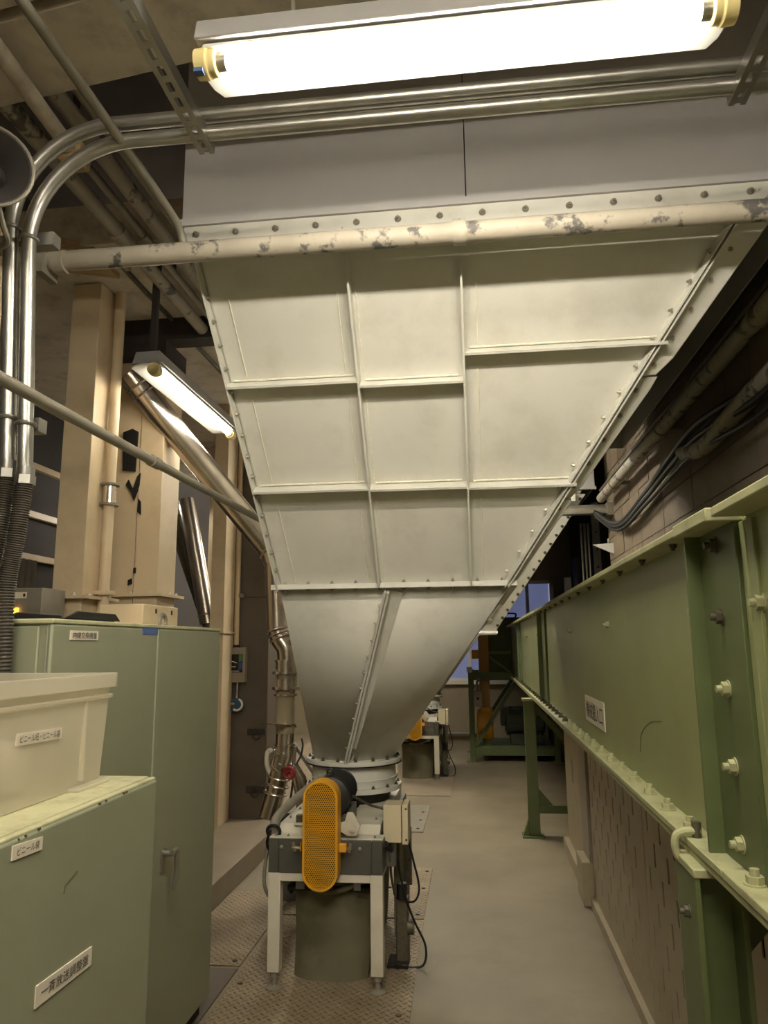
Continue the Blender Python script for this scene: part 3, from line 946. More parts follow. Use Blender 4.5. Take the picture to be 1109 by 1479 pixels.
B().plate([(.372, 6.235, .012), (.33, 6.235, .012), (.372, 6.235, .13)], (0, .07, 0)).build('shoe_gusset', DGREEN, fp)
B().box(.32, .49, 6.18, 6.36, 0, .012).build('base_plate', DGREEN, fp)
B().box(.90, .96, 6.24, 6.30, 0, 1.058).build('column', DGREEN, fp, .003)


# slotted guard panels below the girder: real slots, dark space behind
def slot_panel(ya, yb_, label):
    root = thing('guard_screen', (.637, (ya + yb_) / 2, .06), label, 'guard panel', 'slotted guard panels under the girder')
    z0, z1 = .06, 1.03
    p = B()
    pitch, wd = .098, .022
    y = ya
    i = 0

    def q(y0_, y1_, z0_, z1_):
        p.box(.637, .641, y0_, y1_, z0_, z1_)
    n = int((yb_ - ya - .1) / pitch)
    m = (yb_ - ya - n * pitch) / 2
    q(ya, ya + m, z0, z1)
    for i in range(n):
        a = ya + m + i * pitch
        q(a, a + pitch - wd, z0, z1)
        s0, s1 = a + pitch - wd, a + pitch
        zz = z0
        z = z0 + .09 + (.105 if i % 2 else 0)
        while z + .085 < z1 - .04:
            q(s0, s1, zz, z)
            zz = z + .085
            z += .21
        q(s0, s1, zz, z1)
    q(yb_ - m, yb_, z0, z1)
    p.build('slotted_sheet', PANELM, root, smooth=0)
    B().box(.641, .66, ya, ya + .03, z0, z1).build('panel_stile', PANELM, root)
    B().box(.641, .66, yb_ - .03, yb_, z0, z1).build('panel_stile', PANELM, root)
    B().box(.612, .66, ya, yb_, .0, .06).build('base_rail', PANELM, root, .003)
    return root


slot_panel(.7, 1.66, 'slotted beige guard panel on the viewer side of the near girder post')
slot_panel(1.78, 3.20, 'slotted beige guard panel just past the near girder post')
slot_panel(3.21, 4.66, 'slotted beige guard panel up to the grey pier')
struct(B().box(.72, .76, .5, 6.2, 0, 1.05), 'trim_9', BROWN, 'dark brown sheet standing in for shade behind the slotted panels')  # sheet painted dark in place of the shaded void behind the slots
pr_ = thing('panel_pier', (.63, 4.8, 0), 'grey pier with wooden foot between the slotted and plain panels', 'pier')
B().box(.62, .70, 4.67, 4.95, .24, 1.055).build('pier_body', GREYENC, pr_, .004)
B().box(.575, .70, 4.68, 4.94, .0, .24).build('pier_foot', PANELM, pr_, .004)
pp = thing('guard_screen', (.637, 5.4, 0), 'plain beige guard panel with small plaque beyond the pier', 'guard panel')
B().box(.637, .65, 4.96, 5.86, .09, 1.055).build('sheet', PANELM, pp)
B().box(.60, .66, 4.96, 5.90, 0, .09).build('base_rail', PANELM, pp, .004)
B().box(.634, .638, 5.42, 5.52, .55, .70).build('plaque', GREYENC, pp)
B().box(.634, .638, 5.05, 5.09, .90, 1.0).build('plaque', GREYENC, pp)

# ---------------------------------------------------------------- far drive machine under the girder end
dm = thing('drive_stand', (.45, 10.0, 0), 'green steel drive frame with diagonal brace at the girder end', 'frame')
for x in (-.08, 1.0):
    for y in (10.0, 10.9):
        B().box(x - .035, x + .035, y - .035, y + .035, 0, 1.14).build('post', DGREEN, dm, .003)
        B().box(x - .08, x + .08, y - .08, y + .08, 0, .012).build('base_plate', DGREEN, dm)
for y in (10.0, 10.9):
    B().box(-.045, .965, y - .03, y + .03, 1.03, 1.13).build('top_beam', DGREEN, dm, .003)
    B().box(-.045, .965, y - .03, y + .03, .08, .18).build('bottom_beam', DGREEN, dm, .003)
    B().bar((-.04, y, .20), (.50, y, 1.0), .03, .05).build('brace', DGREEN, dm)
B().box(-.045, .965, 10.03, 10.87, .18, .195).build('motor_deck', DGREEN, dm)
B().box(-.13, -.06, 9.93, 10.0, 1.13, 1.20).build('corner_cap', PLAST, dm)
mt = thing('drive_motor', (.62, 10.4, .195), 'dark finned electric motor on the drive frame', 'motor')
B().rings([((.36, 10.38, .47), .13), ((.38, 10.38, .47), .18), ((.86, 10.38, .47), .18), ((.88, 10.38, .47), .13)], 24).build('motor_body', MOTORG, mt)
for i in range(12):
    a = math.pi * 2 * i / 12
    B().bar((.42, 10.38 + .19 * math.cos(a), .47 + .19 * math.sin(a)), (.82, 10.38 + .19 * math.cos(a), .47 + .19 * math.sin(a)), .014, .014).build('cooling_fin', MOTORG, mt)
B().box(.42, .82, 10.15, 10.6, .195, .33).build('motor_foot', MOTORG, mt, .006)
B().box(.30, .42, 10.25, 10.5, .42, .66).build('terminal_box', MOTORG, mt, .008)
bg = thing('drum_belt_guard', (.11, 10.25, .3), 'tall tan belt guard with round yellow drum on the drive frame', 'belt guard')
B().box(.03, .17, 10.15, 10.30, .55, 1.62).build('guard_duct', TAN, bg, .006)
B().rings([((-.02, 10.22, .45), .19), ((0, 10.22, .45), .21), ((.18, 10.22, .45), .21), ((.20, 10.22, .45), .19)], 28).build('guard_drum', YEL, bg)
B().box(.035, .165, 10.10, 10.33, .5, .68).build('drum_neck', YEL, bg, .01)
B().box(.06, .16, 10.12, 10.34, .18, .30).build('guard_foot', DGREEN, bg)
B().box(-.06, .03, 10.17, 10.28, 1.30, 1.42).build('duct_box', YEL, bg, .006)
hd = thing('conveyor_head', (.4, 10.2, 1.1), 'dark green sloping conveyor head housing beyond the girder', 'housing')
B().plate([(.13, 10.42, 1.14), (.13, 10.42, 1.62), (.33, 10.42, 1.86), (.98, 10.42, 1.86), (.98, 10.42, 1.08), (.40, 10.42, 1.08)], (0, .7, 0)).build('housing', DGREEN, hd)
B().bar((.14, 10.41, 1.38), (.48, 10.41, 1.38), .03, .04).build('rib', GREEN, hd)
B().bar((.15, 10.41, 1.34), (.48, 10.41, 1.10), .02, .03).build('rib', GREEN, hd)
B().bar((.13, 10.41, 1.60), (.34, 10.41, 1.85), .03, .05).build('edge_angle', GREEN, hd)
B().tube(spline([(.42, 10.5, 1.86), (.42, 10.5, 1.91), (.56, 10.5, 1.91), (.56, 10.5, 1.86)]), .012, 8).build('lifting_handle', DBOLT, hd)
sw = thing('switch_box', (.0, 9.97, .8), 'small grey switch box with bent conduit on the drive frame post', 'switch box')
B().box(-.05, .06, 9.90, 9.965, .70, .90).build('box_body', GREYENC, sw, .006)
B().cyl((.005, 9.895, .80), (.005, 9.905, .80), .018, n=12).build('knob', BLACK, sw)
B().tube(spline([(.0, 9.93, .90), (.0, 9.93, 1.0), (.03, 9.93, 1.03), (.09, 9.95, 1.04)]), .016, 10).build('conduit', GALVD, sw)
bp = tag(B().cyl((-1.0, YB - .05, .16), (.2, YB - .05, .16), .022, n=12).build('wall_pipe', GALVD), 'thin pipe low along the back wall', 'pipe')

# ================================================================== RIGHT SIDE WALL SERVICES
lp = thing('lagged_pipe', (1.27, 4, 2.9), 'dusty lagged pipe running along the block wall', 'pipe')
B().cyl((1.27, -1, 2.9), (1.27, 7.3, 2.9), .045, n=18).build('pipe_run', PEEL, lp)
for y in (1.5, 3.2, 4.9, 6.6):
    B().torus((1.27, y, 2.9), (0, 1, 0), .047, .006, 20, 8).build('band', GALVD, lp)
    B().box(1.27, 1.398, y - .015, y + .015, 2.885, 2.915).build('bracket', GALVD, lp)
tp = thing('wall_conduit', (1.27, 4, 2.98), 'thin conduit above the lagged pipe on the block wall', 'conduit')
B().tube(spline([(1.27, -1, 2.99), (1.27, 3.9, 2.985), (1.28, 4.3, 2.965), (1.27, 5, 2.985), (1.27, 7.3, 2.98)]), .016, 10).build('conduit_run', DBOLT, tp)
for k_, (dz, lb) in enumerate(((0, 'upper black cable sagging along the block wall'), (-.07, 'middle black cable sagging along the block wall'), (-.15, 'lowest black cable sagging along the block wall'))):
    pts = [(1.30, -1, 2.78 + dz), (1.31, 2.2, 2.76 + dz), (1.31, 3.3, 2.66 + dz), (1.31, 4.4, 2.74 + dz), (1.31, 5.6, 2.62 + dz * .6), (1.30, 6.7, 2.55 + dz * .4), (1.22, 7.4, 2.78 + dz * .3)]
    c_ = tag(B().tube(spline(pts), .022 - .004 * k_, 8).build('sagging_cable', BLACK), lb, 'cable', 'sagging wall cables')
lg = tag(B().tube(spline([(1.33, -1, 2.63), (1.33, 3.0, 2.66), (1.33, 4.2, 2.60), (1.34, 4.7, 2.68)]), .05, 14).build('lagged_duct', PEEL), 'thick lagged duct bent along the block wall below the cables', 'duct')
ct = thing('cable_tray', (1.1, 7.5, 2.82), 'short steel cable tray end beside the hopper flange', 'cable tray')
B().box(.90, 1.36, 7.42, 7.52, 2.83, 2.86).build('tray_channel', GALV, ct)
B().box(.90, 1.36, 7.42, 7.52, 2.77, 2.785).build('tray_rail', GALV, ct)
B().box(.90, 1.36, 7.42, 7.43, 2.785, 2.83).build('tray_side', GALVD, ct)
B().box(1.34, 1.43, 7.40, 7.54, 2.75, 2.88).build('tray_bracket', GALVD, ct)
pc = thing('wall_post', (1.42, 8.6, 0), 'pale steel upright in the dark opening past the blocks', 'post')
B().box(1.37, 1.45, 8.57, 8.63, 0, 3.1).build('upright', GALV, pc)
for z in (2.35, 2.55, 2.75):
    bolt(pc, (1.41, 8.57, z), (0, -1, 0), .012, BOLT_D)
pb = thing('shelf_bracket', (1.38, 7.7, 2.45), 'triangular steel bracket at the end of the block wall', 'bracket')
B().plate([(1.20, 7.53, 2.47), (1.43, 7.53, 2.49), (1.43, 7.53, 2.36)], (0, .02, 0)).build('bracket_plate', LAMPW, pb)
B().cyl((1.36, 7.54, 2.48), (1.36, 7.54, 2.53), .014, n=10).build('bracket_bolt', BRIGHT, pb)
for i, x in enumerate((1.24, 1.28, 1.32)):
    tag(B().cyl((x, 8.55, 0), (x, 8.55, 2.85), .014, n=10).build('riser_conduit', GALV), ('first', 'second', 'third')[i] + ' steel riser conduit counted away from the window in the dark opening', 'conduit', 'riser conduits')
tag(B().box(1.12, 1.195, 9.28, 9.4, 0, 2.30).build('pale_upright', LAMPW, bevel=.004), 'pale boxed upright beside the dark opening', 'post')
tag(B().plate([(1.24, 8.8, 0), (1.30, 8.8, 0), (1.24, 8.8, 2.5), (1.20, 8.8, 2.5)], (0, .4, 0)).build('dark_board', BLACK), 'dark board leaning behind the pale upright', 'board')


# ================================================================== LAMPS
def tube_mat(tube_gain):
    key = 'fluorescent_tube_%d' % round(tube_gain * 100)
    return MATS.get(key) or emit_mat(key, TUBE_COLOUR, TUBE_STRENGTH * tube_gain)


def fill_batten(name, loc, rz, label, tube_gain=1.0, group='fluorescent lamps', drop=None):
    """added fill lamp: two bare tubes on a slim housing"""
    root = thing(name, (0, 0, 0), label, 'lamp', group)
    B().box(-.62, .62, -.03, .03, 0, .05).build('housing', LAMPW, root, .004)
    for x in (-.45, .45) if drop else ():
        B().cyl((x, 0, .04), (x, 0, drop - loc[2]), .006, n=8).build('drop_rod', GALVD, root)
    for y in (-.045, .045):
        for s_ in (-1, 1):
            B().box(s_ * .60 - .012, s_ * .60 + .012, y - .02, y + .02, -.045, .02).build('lamp_holder', HOLDER, root, .003)
        B().rings([((-.59, y, -.025), .016), ((.59, y, -.025), .016)], 16).build('tube', tube_mat(tube_gain), root)
    root.location = loc
    root.rotation_euler = (0, 0, rz)
    return root


def lamp(name, loc, rz, label, tube_gain=1.0, group='fluorescent lamps'):
    root = thing(name, (0, 0, 0), label, 'lamp', group)
    b = B()
    b.plate([(-.625, .0, 0), (-.60, -.03, 0), (.60, -.03, 0), (.625, 0, 0), (.632, .06, 0), (.62, .105, -.004), (.60, .13, -.008), (-.60, .13, -.008), (-.62, .105, -.004), (-.632, .06, 0)], (0, 0, .008))
    b.build('reflector', LAMPW, root, .002)
    B().plate([(-.62, -.045, .012), (-.62, -.03, .075), (-.62, .10, .075), (-.62, .12, .009)], (1.24, 0, 0)).build('housing', LAMPG, root, .004)
    for s_ in (-1, 1):
        h = B().rings([((s_ * .625, .0, -.022), .034), ((s_ * .595, .0, -.022), .036), ((s_ * .590, .0, -.022), .031), ((s_ * .575, 0, -.022), .031), ((s_ * .572, 0, -.022), .026)], 24).build('lamp_holder', HOLDER, root, .002)
        B().rings([((s_ * .572, 0, -.022), .02), ((s_ * .55, 0, -.022), .02)], 20).build('tube_cap', BRIGHT, root)
        B().box(s_ * .60 - .014, s_ * .60 + .014, -.018, .018, .0, .01).build('holder_neck', HOLDER, root)
    B().rings([((-.56, 0, -.022), .019), ((.56, 0, -.022), .019)], 20).build('tube', tube_mat(tube_gain), root)
    root.location = loc
    root.rotation_euler = (0, 0, rz)
    return root


L1 = lamp('fluorescent_lamp', (-.005, 1.50, 2.915), 0, 'bright fluorescent lamp hanging in front of the grey casing')
for s_, e_ in ((-.4, 'blue-taped'), (.4, 'plain')):
    tag(B().cyl((s_, 1.53, 2.985), (s_, 1.53, 3.365), .006, n=8).build('lamp_hanger', GALVD), 'thin hanger rod above the %s end of the bright lamp' % e_, 'hanger rod', 'lamp hanger rods')
L2 = lamp('fluorescent_lamp', (-1.60, 4.03, 2.93), math.pi / 2, 'lit fluorescent lamp above the slanting stainless chute', tube_gain=.22)
h2 = B().box(-1.655, -1.625, 3.47, 3.50, 3.0, 3.5).build('lamp_drop_bar', DWALL)
tag(h2, 'dark drop bar carrying the lamp above the chute', 'hanger rod')
L3 = lamp('fluorescent_lamp', (-3.04, 6.5, 2.78), 0, 'partly hidden fluorescent lamp behind the cream casings', tube_gain=.3)
L3.scale = (.52, 1, 1)
tag(B().box(-3.05, -3.02, 6.53, 6.56, 2.85, 3.5).build('lamp_drop_bar', DWALL), 'dark drop bar behind the cream casings', 'hanger rod')
# unseen lamps added outside the frame to raise the brightness
fill_batten('fill_batten_lamp', (-.2, -1.5, 3.31), 0, 'added fill lamp under the planks behind the viewer', 0.95)
fill_batten('fill_batten_lamp', (.0, -.3, 3.31), 0, 'added fill lamp under the planks above the viewer', 0.7)
fill_batten('fill_batten_lamp', (-.25, 6.75, 3.25), 0, 'added fill lamp low between the two hoppers', 1.3, drop=ZC)
fill_batten('fill_batten_lamp', (-1.75, 9.6, 3.2), math.pi / 2, 'added fill lamp beyond the brown column', 1.3, drop=ZC)

# ================================================================== CONDUITS AND CEILING SERVICES
yC = 1.85


def riser(xa, zbend, xb, zrun, xend, label, zbot, clamps):
    root = thing('steel_conduit', (xb, yC, zbot), label, 'conduit', 'bent steel conduits')
    R = .30
    pts = [V((xa, yC, zbot)), V((xb, yC, zrun - R))]
    for k in range(1, 13):
        a = math.pi - math.pi / 2 * k / 12
        pts.append(V((xb + R + R * math.cos(a), yC, zrun - R + R * math.sin(a))))
    pts.append(V((xend, yC, zrun - .01)))
    B().tube(pts, .0215, 16).build('conduit_run', GALV, root)
    for z in clamps:
        t_ = (z - zbot) / (zrun - R - zbot)
        B().torus((xa + (xb - xa) * t_, yC, z), (0, 0, 1), .024, .006, 20, 8).build('saddle_clamp', GALV, root)
    B().rings([((xa, yC, zbot), .028), ((xa, yC, zbot + .025), .028)], 6).build('gland_nut', GALV, root)
    B().rings([((xa, yC, zbot + .025), .025), ((xa, yC, zbot + .05), .025)], 16).build('coupling', GALV, root)
    return root


riser(-1.280, 0, -1.335, 3.045, 1.36, 'outer bent steel conduit running up and over behind the lamp', 1.965, (2.14, 2.73))
riser(-1.226, 0, -1.275, 2.985, 1.36, 'inner bent steel conduit running up and over behind the lamp', 1.945, (2.12, 2.69))
for xa, za, lb, xe in ((-1.281, 1.97, 'outer black corrugated hose below the steel conduit', -1.306), (-1.227, 1.95, 'inner black corrugated hose below the steel conduit', -1.252)):
    n_ = 90
    pts, rad = [], []
    sp_ = spline([(xa, yC, za), (xa - .01, yC, za - .15), (xe - .005, yC + .004, 1.66), (xe, yC + .006, 1.45), (xe, yC + .01, 1.19)], 46)
    for i, p in enumerate(sp_):
        pts.append(p)
        rad.append(.0245 if (i // 1) % 2 else .0205)
    tag(B().tube(pts, .022, 12, rad).build('corrugated_hose', HOSE, smooth=60), lb, 'hose', 'corrugated hoses')

for i, (p, q, lb) in enumerate((((-1.10, .9, 2.125), (-1.10, 4.2, 2.155), 'long straight grey conduit crossing in front of the cream casings'),)):
    rt = thing('long_conduit', (-1.1, 2.5, 2.14), lb, 'conduit')
    B().cyl(p, q, .0165, n=14).build('conduit_run', GALVD, rt)
    B().cyl((-1.10, 2.36, 2.1385), (-1.10, 2.42, 2.139), .021, n=14).build('coupling', GALVD, rt)
    B().cyl((-1.10, .95, 2.1), (-1.10, .95, 3.37), .012, n=10).build('drop_rod', GALVD, rt)
    B().bar((-1.10, 4.15, 2.155), (-.94, 4.15, 2.155), .03, .02).build('end_bracket', GALVD, rt)
# thin pipe on the ceiling bending down to the peeling pipe
tag(B().tube([(-1.0, .3, 2.98), (-1.0, 1.5, 2.98)] + spline([(-1.0, 1.8, 2.98), (-1.0, 2.1, 2.978), (-.995, 2.25, 2.96), (-.985, 2.30, 2.90)], 6), .0145, 12).build('thin_pipe', GALVD), 'thin pipe bending down to meet the peeling pipe', 'pipe')


# slotted channel hangers
def slotted(x, label, y0_, y1_, z):
    root = thing('slotted_channel', (x, (y0_ + y1_) / 2, z), label, 'channel', 'slotted hanger channels')
    B().box(x + .020, x + .023, y0_, y1_, z, z + .041).build('channel_side', GALV, root)
    B().box(x - .023, x - .020, y0_, y1_, z, z + .041).build('channel_side', GALV, root)
    p = B()
    p.box(x - .020, x - .008, y0_, y1_, z, z + .003).box(x + .008, x + .020, y0_, y1_, z, z + .003)
    y = y0_
    while y < y1_ - .02:
        p.box(x - .008, x + .008, y, y + .022, z, z + .003)
        y += .056
    p.build('slotted_web', GALV, root)
    B().cyl((x, y0_ + .25, z + .03), (x, y0_ + .25, 3.37), .006, n=8).build('drop_rod', GALVD, root)
    return root


slotted(-.755, 'slotted steel channel at the blue-taped end of the bright lamp', .75, 1.90, 2.955)
slotted(.76, 'slotted steel channel at the plain end of the bright lamp', .75, 1.90, 2.955)
B().box(-.628, -.606, 1.474, 1.492, 2.854, 2.864).build('tape_mark', BLUE, None)
bpy.data.objects['tape_mark'].location = (0, 0, 0)
attach(bpy.data.objects['tape_mark'], L1)
# cut-off vent pipe with timber wad near the planks
vp = thing('ceiling_pipe', (-1.55, 2.3, 3.3), 'pale ceiling pipe with wadded end below the planks', 'pipe')
B().cyl((-1.35, 1.55, 3.26), (-1.42, 2.25, 3.30), .028, n=14).build('pipe_run', CONC, vp)
B().torus((-1.352, 1.60, 3.263), (-.1, 1, .05), .031, .008, 18, 8).build('pipe_collar', CONC, vp)
B().box(-1.47, -1.38, 2.24, 2.34, 3.255, 3.345).build('wad', WOOD, vp, .015)
B().box(-1.44, -1.42, 2.28, 2.30, 3.34, 5.2).build('drop_bar', DWALL, vp)
# bundle of pipes under the high ceiling, all running along the hall
for i, (x, z, r, m_) in enumerate(((-1.60, 3.41, .036, PEEL), (-1.52, 3.44, .02, GALVD), (-1.40, 3.41, .034, PEEL), (-1.335, 3.44, .02, GALVD))):
    o = thing('high_ceiling_pipe', (x, 4, z), ('thick peeling', 'slim grey', 'second thick peeling', 'slim outermost grey')[i] + ' pipe running under the low slab', 'pipe', 'pipes under the low slab')
    B().cyl((x, 1.0, z), (x, 4.05, z), r, n=14).build('pipe_run', m_, o)
    B().cyl((x, 2.95 + .1 * i, z), (x, 3.01 + .1 * i, z), r * 1.25, n=14).build('coupling', m_, o)
    B().box(x - .01, x + .01, 3.4, 3.43, z, 3.51).build('drop_bar', DWALL, o)
tag(B().plate([(-2.19, 3.4, 3.56), (-1.86, 3.5, 3.515), (-1.86, 3.5, 3.47), (-2.19, 3.4, 3.49)], (0, -.28, 0)).build('timber_baulk', WOOD), 'rough timber baulk lodged at the edge of the low slab', 'timber')
dl = thing('slab_conduit', (-1.9, 3.6, 3.48), 'dark conduit along the underside of the low slab', 'conduit')
B().cyl((-1.80, 3.25, 3.488), (-1.80, 5.2, 3.488), .014, n=10).build('conduit_run', DBOLT, dl)

# horn loudspeaker
hn = thing('horn_speaker', (-1.22, 1.62, 2.75), 'dark round horn loudspeaker beside the bent conduits', 'loudspeaker')
ax = V((.55, -.80, -.12)).normalized()
c0 = V((-1.235, 1.60, 2.752))
B().rings([(c0 - ax * .16, .03), (c0 - ax * .10, .045), (c0 - ax * .03, .08), (c0, .108), (c0 + ax * .006, .11), (c0 + ax * .006, .10), (c0 - ax * .02, .075), (c0 - ax * .06, .04)], 32).build('horn', DWALL, hn)
B().torus(c0 + ax * .004, ax, .108, .005, 32, 8).build('horn_rim', GALVD, hn)
B().cyl(c0 - ax * .05, c0 - ax * .01, .028, n=16).build('horn_cone', BLACK, hn)
B().tube(spline([(-1.26, 1.68, 2.70), (-1.25, 1.70, 2.64), (-1.27, 1.75, 2.62), (-1.35, 1.80, 2.63)]), .008, 8).build('speaker_bracket', GALVD, hn)
# strut behind the risers
sv = thing('strut_channel', (-1.4, 1.9, 2.66), 'steel strut channel carrying the bent conduits', 'channel')
B().box(-2.2, -1.22, 1.885, 1.925, 2.69, 2.731).build('strut', GALV, sv)
B().box(-2.2, -1.22, 1.885, 1.925, 2.11, 2.15).build('strut', GALV, sv)
B().box(-1.47, -1.42, 1.925, 1.96, 1.58, 2.8).build('upright', CREAM, sv)

# ================================================================== LEFT: CABINETS
tc_ = thing('tall_green_cabinet', (-1.5, 2.6, 0), 'tall green steel cabinet with small sign and blue tape', 'cabinet')
B().box(-1.98, -1.165, 1.92, 3.25, .06, 1.572).build('body', CABG, tc_, .006)
B().box(-1.96, -1.18, 1.94, 3.23, 0, .06).build('plinth', DWALL, tc_)
B().box(-1.165, -1.15, 1.912, 2.594, .07, 1.566).build('door', CABG, tc_, .006)
d2 = B().box(-1.165, -1.15, 2.598, 3.262, .07, 1.566).build('door', CABG, tc_, .006)
B().box(-1.985, -1.148, 1.909, 3.264, 1.566, 1.580).build('top_cap', CABT, tc_, .004)
B().box(-1.97, -1.19, 1.912, 1.92, .07, 1.56).build('end_panel', CABG, tc_, .004)
hb = B().box(-1.15, -1.143, 2.70, 2.735, .70, .78).build('handle_base', GALV, d2, .003)
B().cyl((-1.145, 2.718, .765), (-1.105, 2.718, .765), .012, n=12).build('handle_boss', GALV, d2)
B().tube(spline([(-1.108, 2.70, .772), (-1.108, 2.735, .772), (-1.108, 2.748, .76), (-1.108, 2.75, .70), (-1.112, 2.745, .635)]), .009, 10).build('door_handle', GALV, d2, label='chrome lever handle')
sg = B().box(-1.15, -1.147, 2.0, 2.157, 1.522, 1.549).build('label_plate', PLAST, tc_)
lettering('内線交換機盤', (-1.147, 2.0785, 1.5355), (0, 1, 0), (0, 0, 1), .135, .020, sg)
B().box(-1.15, -1.1485, 2.466, 2.59, 1.543, 1.5665).build('tape', BLUE, tc_, label='strip of blue tape')

lc = thing('low_green_cabinet', (-1.2, 1.2, 0), 'low green steel cabinet with dusty worn top under the plastic bin', 'cabinet')
B().box(-1.42, -.815, .45, 1.835, .05, 1.172).build('body', CABG, lc, .006)
B().box(-1.41, -.83, .47, 1.82, 0, .05).build('plinth', DWALL, lc)
B().box(-.815, -.80, .45, 1.84, .06, 1.176).build('door', CABG, lc, .008)
B().box(-1.425, -.822, .445, 1.84, 1.172, 1.182).build('top_plate', CABT, lc, .003)
B().box(-.819, -.803, .45, 1.838, 1.172, 1.181).build('top_edge', CABT, lc, .003)
for ya, yb_, za, zb, txt, wv, hv, tilt in ((1.252, 1.342, 1.138, 1.166, 'ビニール袋', .066, .014, .0), (1.354, 1.55, .864, .905, '一斉放送調整盤', .165, .02, 0.0)):
    sl = 0.0
    sg = B().plate([(-.80, ya, za + .004), (-.80, yb_, za), (-.80, yb_, zb - .006), (-.80, ya, zb)], (.0025, 0, 0)).build('label_plate', PLAST, lc)
    lettering(txt, (-.7975, (ya + yb_) / 2, (za + zb) / 2), (0, 1, -.04), (0, .04, 1), wv, hv, sg)
B().tube([(-.7995, 1.43, 1.035), (-.7995, 1.432, 1.05), (-.7995, 1.475, 1.063)], .0012, 5).build('scratch', DGREEN, lc)
for y, z, s_ in ((1.33, 1.176, .006), (1.29, 1.174, .004), (1.27, 1.173, .003), (1.55, 1.175, .008), (1.58, 1.176, .004), (1.66, 1.176, .007), (1.675, 1.176, .004)):
    B().box(-.8025, -.7992, y, y + s_, z - .003, z + .001).build('paint_chip', DBOLT, lc)

bn = thing('plastic_storage_bin', (-1.1, 1.5, 1.182), 'frosted plastic storage bin with label on the low cabinet', 'storage bin')


def bin_shell(xa, xb, ya, yb_, za, zb, fl, t_):
    """open tray with tapering walls"""
    b = B()
    lo = [(xa + fl, ya + fl), (xb - fl, ya + fl), (xb - fl, yb_ - fl), (xa + fl, yb_ - fl)]
    hi = [(xa, ya), (xb, ya), (xb, yb_), (xa, yb_)]
    for i in range(4):
        j = (i + 1) % 4
        a, c = V(lo[i] + (za,)), V(lo[j] + (za,))
        e, g_ = V(hi[j] + (zb,)), V(hi[i] + (zb,))
        nrm = (c - a).cross(e - a).normalized() * -t_
        b.plate([a, c, e, g_], nrm)
    b.plate([p + (za,) for p in lo], (0, 0, t_))
    return b


bin_shell(-1.36, -.902, .95, 1.768, 1.184, 1.405, .010, .003).build('bin_body', BIN, bn)
rm = B()
for (xa, xb, ya, yb_) in ((-1.372, -.895, .94, .955), (-1.372, -.895, 1.76, 1.775), (-1.372, -1.357, .955, 1.76), (-.91, -.895, .955, 1.76)):
    rm.box(xa, xb, ya, yb_, 1.378, 1.388)
rm.build('bin_rim', BIN, bn, .003)
bl_ = B()
bl_.plate([(-1.375, .935, 1.405), (-.892, .935, 1.405), (-.892, 1.778, 1.405), (-1.375, 1.778, 1.405)], (0, 0, .004))
for (xa, xb, ya, yb_) in ((-1.378, -.889, .932, .942), (-1.378, -.889, 1.771, 1.781), (-1.378, -1.368, .942, 1.771), (-.899, -.889, .942, 1.771)):
    bl_.box(xa, xb, ya, yb_, 1.404, 1.438)
bl_.build('bin_lid', BIN, bn, .003)
for y in (1.02, 1.22, 1.655):
    B().box(-.912, -.899, y, y + .012, 1.20, 1.39).build('stiffening_ridge', BIN, bn, .003)
B().box(-.93, -.885, 1.62, 1.76, 1.183, 1.190).build('foot_ledge', BIN, bn, .002)
sg = B().plate([(-.9055, 1.402, 1.310), (-.9045, 1.563, 1.306), (-.9035, 1.563, 1.329), (-.9045, 1.402, 1.334)], (.0022, 0, 0)).build('label_plate', PLAST, bn)
lettering('ビニール紐・ビニール袋', (-.9018, 1.4825, 1.320), (.0, 1, -.03), (0, .03, 1), .143, .015, sg)
for i, (x, y, z, r, lb) in enumerate(((-1.10, 1.25, 1.26, .085, 'crumpled white plastic bag heaped inside the frosted bin'), (-1.08, 1.55, 1.235, .07, 'flat roll of white plastic bags inside the frosted bin'))):
    import bmesh
    me = bpy.data.meshes.new('plastic_bag')
    bm = bmesh.new()
    bmesh.ops.create_icosphere(bm, subdivisions=3, radius=1)
    rr = random.Random(i)
    ph = [rr.uniform(0, 6) for _ in range(6)]
    for v in bm.verts:
        k_ = 1 + .10 * math.sin(5 * v.co.x + ph[0]) * math.sin(4 * v.co.y + ph[1]) + .06 * math.sin(9 * v.co.z + ph[2] + 7 * v.co.x)
        v.co = V((v.co.x * r * 1.6 * k_, v.co.y * r * (1.6 if i == 0 else 1.3) * k_, max(v.co.z * r * .95 * k_, -(z - 1.189))))
    bm.to_mesh(me)
    bm.free()
    me.materials.append(BAG)
    me.shade_smooth()
    o = bpy.data.objects.new('plastic_bag', me)
    COL.objects.link(o)
    o.location = (x, y, z)
    tag(o, lb, 'bag')

# things on top of the tall cabinet
tr = thing('black_tray', (-1.35, 2.3, 1.58), 'flat black plastic tray on the tall cabinet', 'tray')
B().plate([(-1.50, 2.22, 1.581), (-1.28, 2.22, 1.581), (-1.28, 2.52, 1.581), (-1.50, 2.52, 1.581)], (0, 0, .012)).build('tray_base', BLACK, tr, .004)
B().plate([(-1.29, 2.20, 1.592), (-1.29, 2.56, 1.592), (-1.29, 2.52, 1.617), (-1.29, 2.27, 1.617)], (.012, 0, 0)).build('tray_wall', BLACK, tr, .003)
B().plate([(-1.50, 2.20, 1.592), (-1.50, 2.56, 1.592), (-1.50, 2.52, 1.617), (-1.50, 2.27, 1.617)], (.012, 0, 0)).build('tray_wall', BLACK, tr, .003)
dbx = thing('dial_box', (-1.35, 3.0, 1.58), 'beige box with round grey ring on the tall cabinet', 'box')
B().box(-1.45, -1.27, 2.72, 3.06, 1.581, 1.665).build('box_body', CREAM, dbx, .004)
B().torus((-1.268, 2.90, 1.60), (1, 0, 0), .03, .009, 24, 8).build('ring', GALVD, dbx)
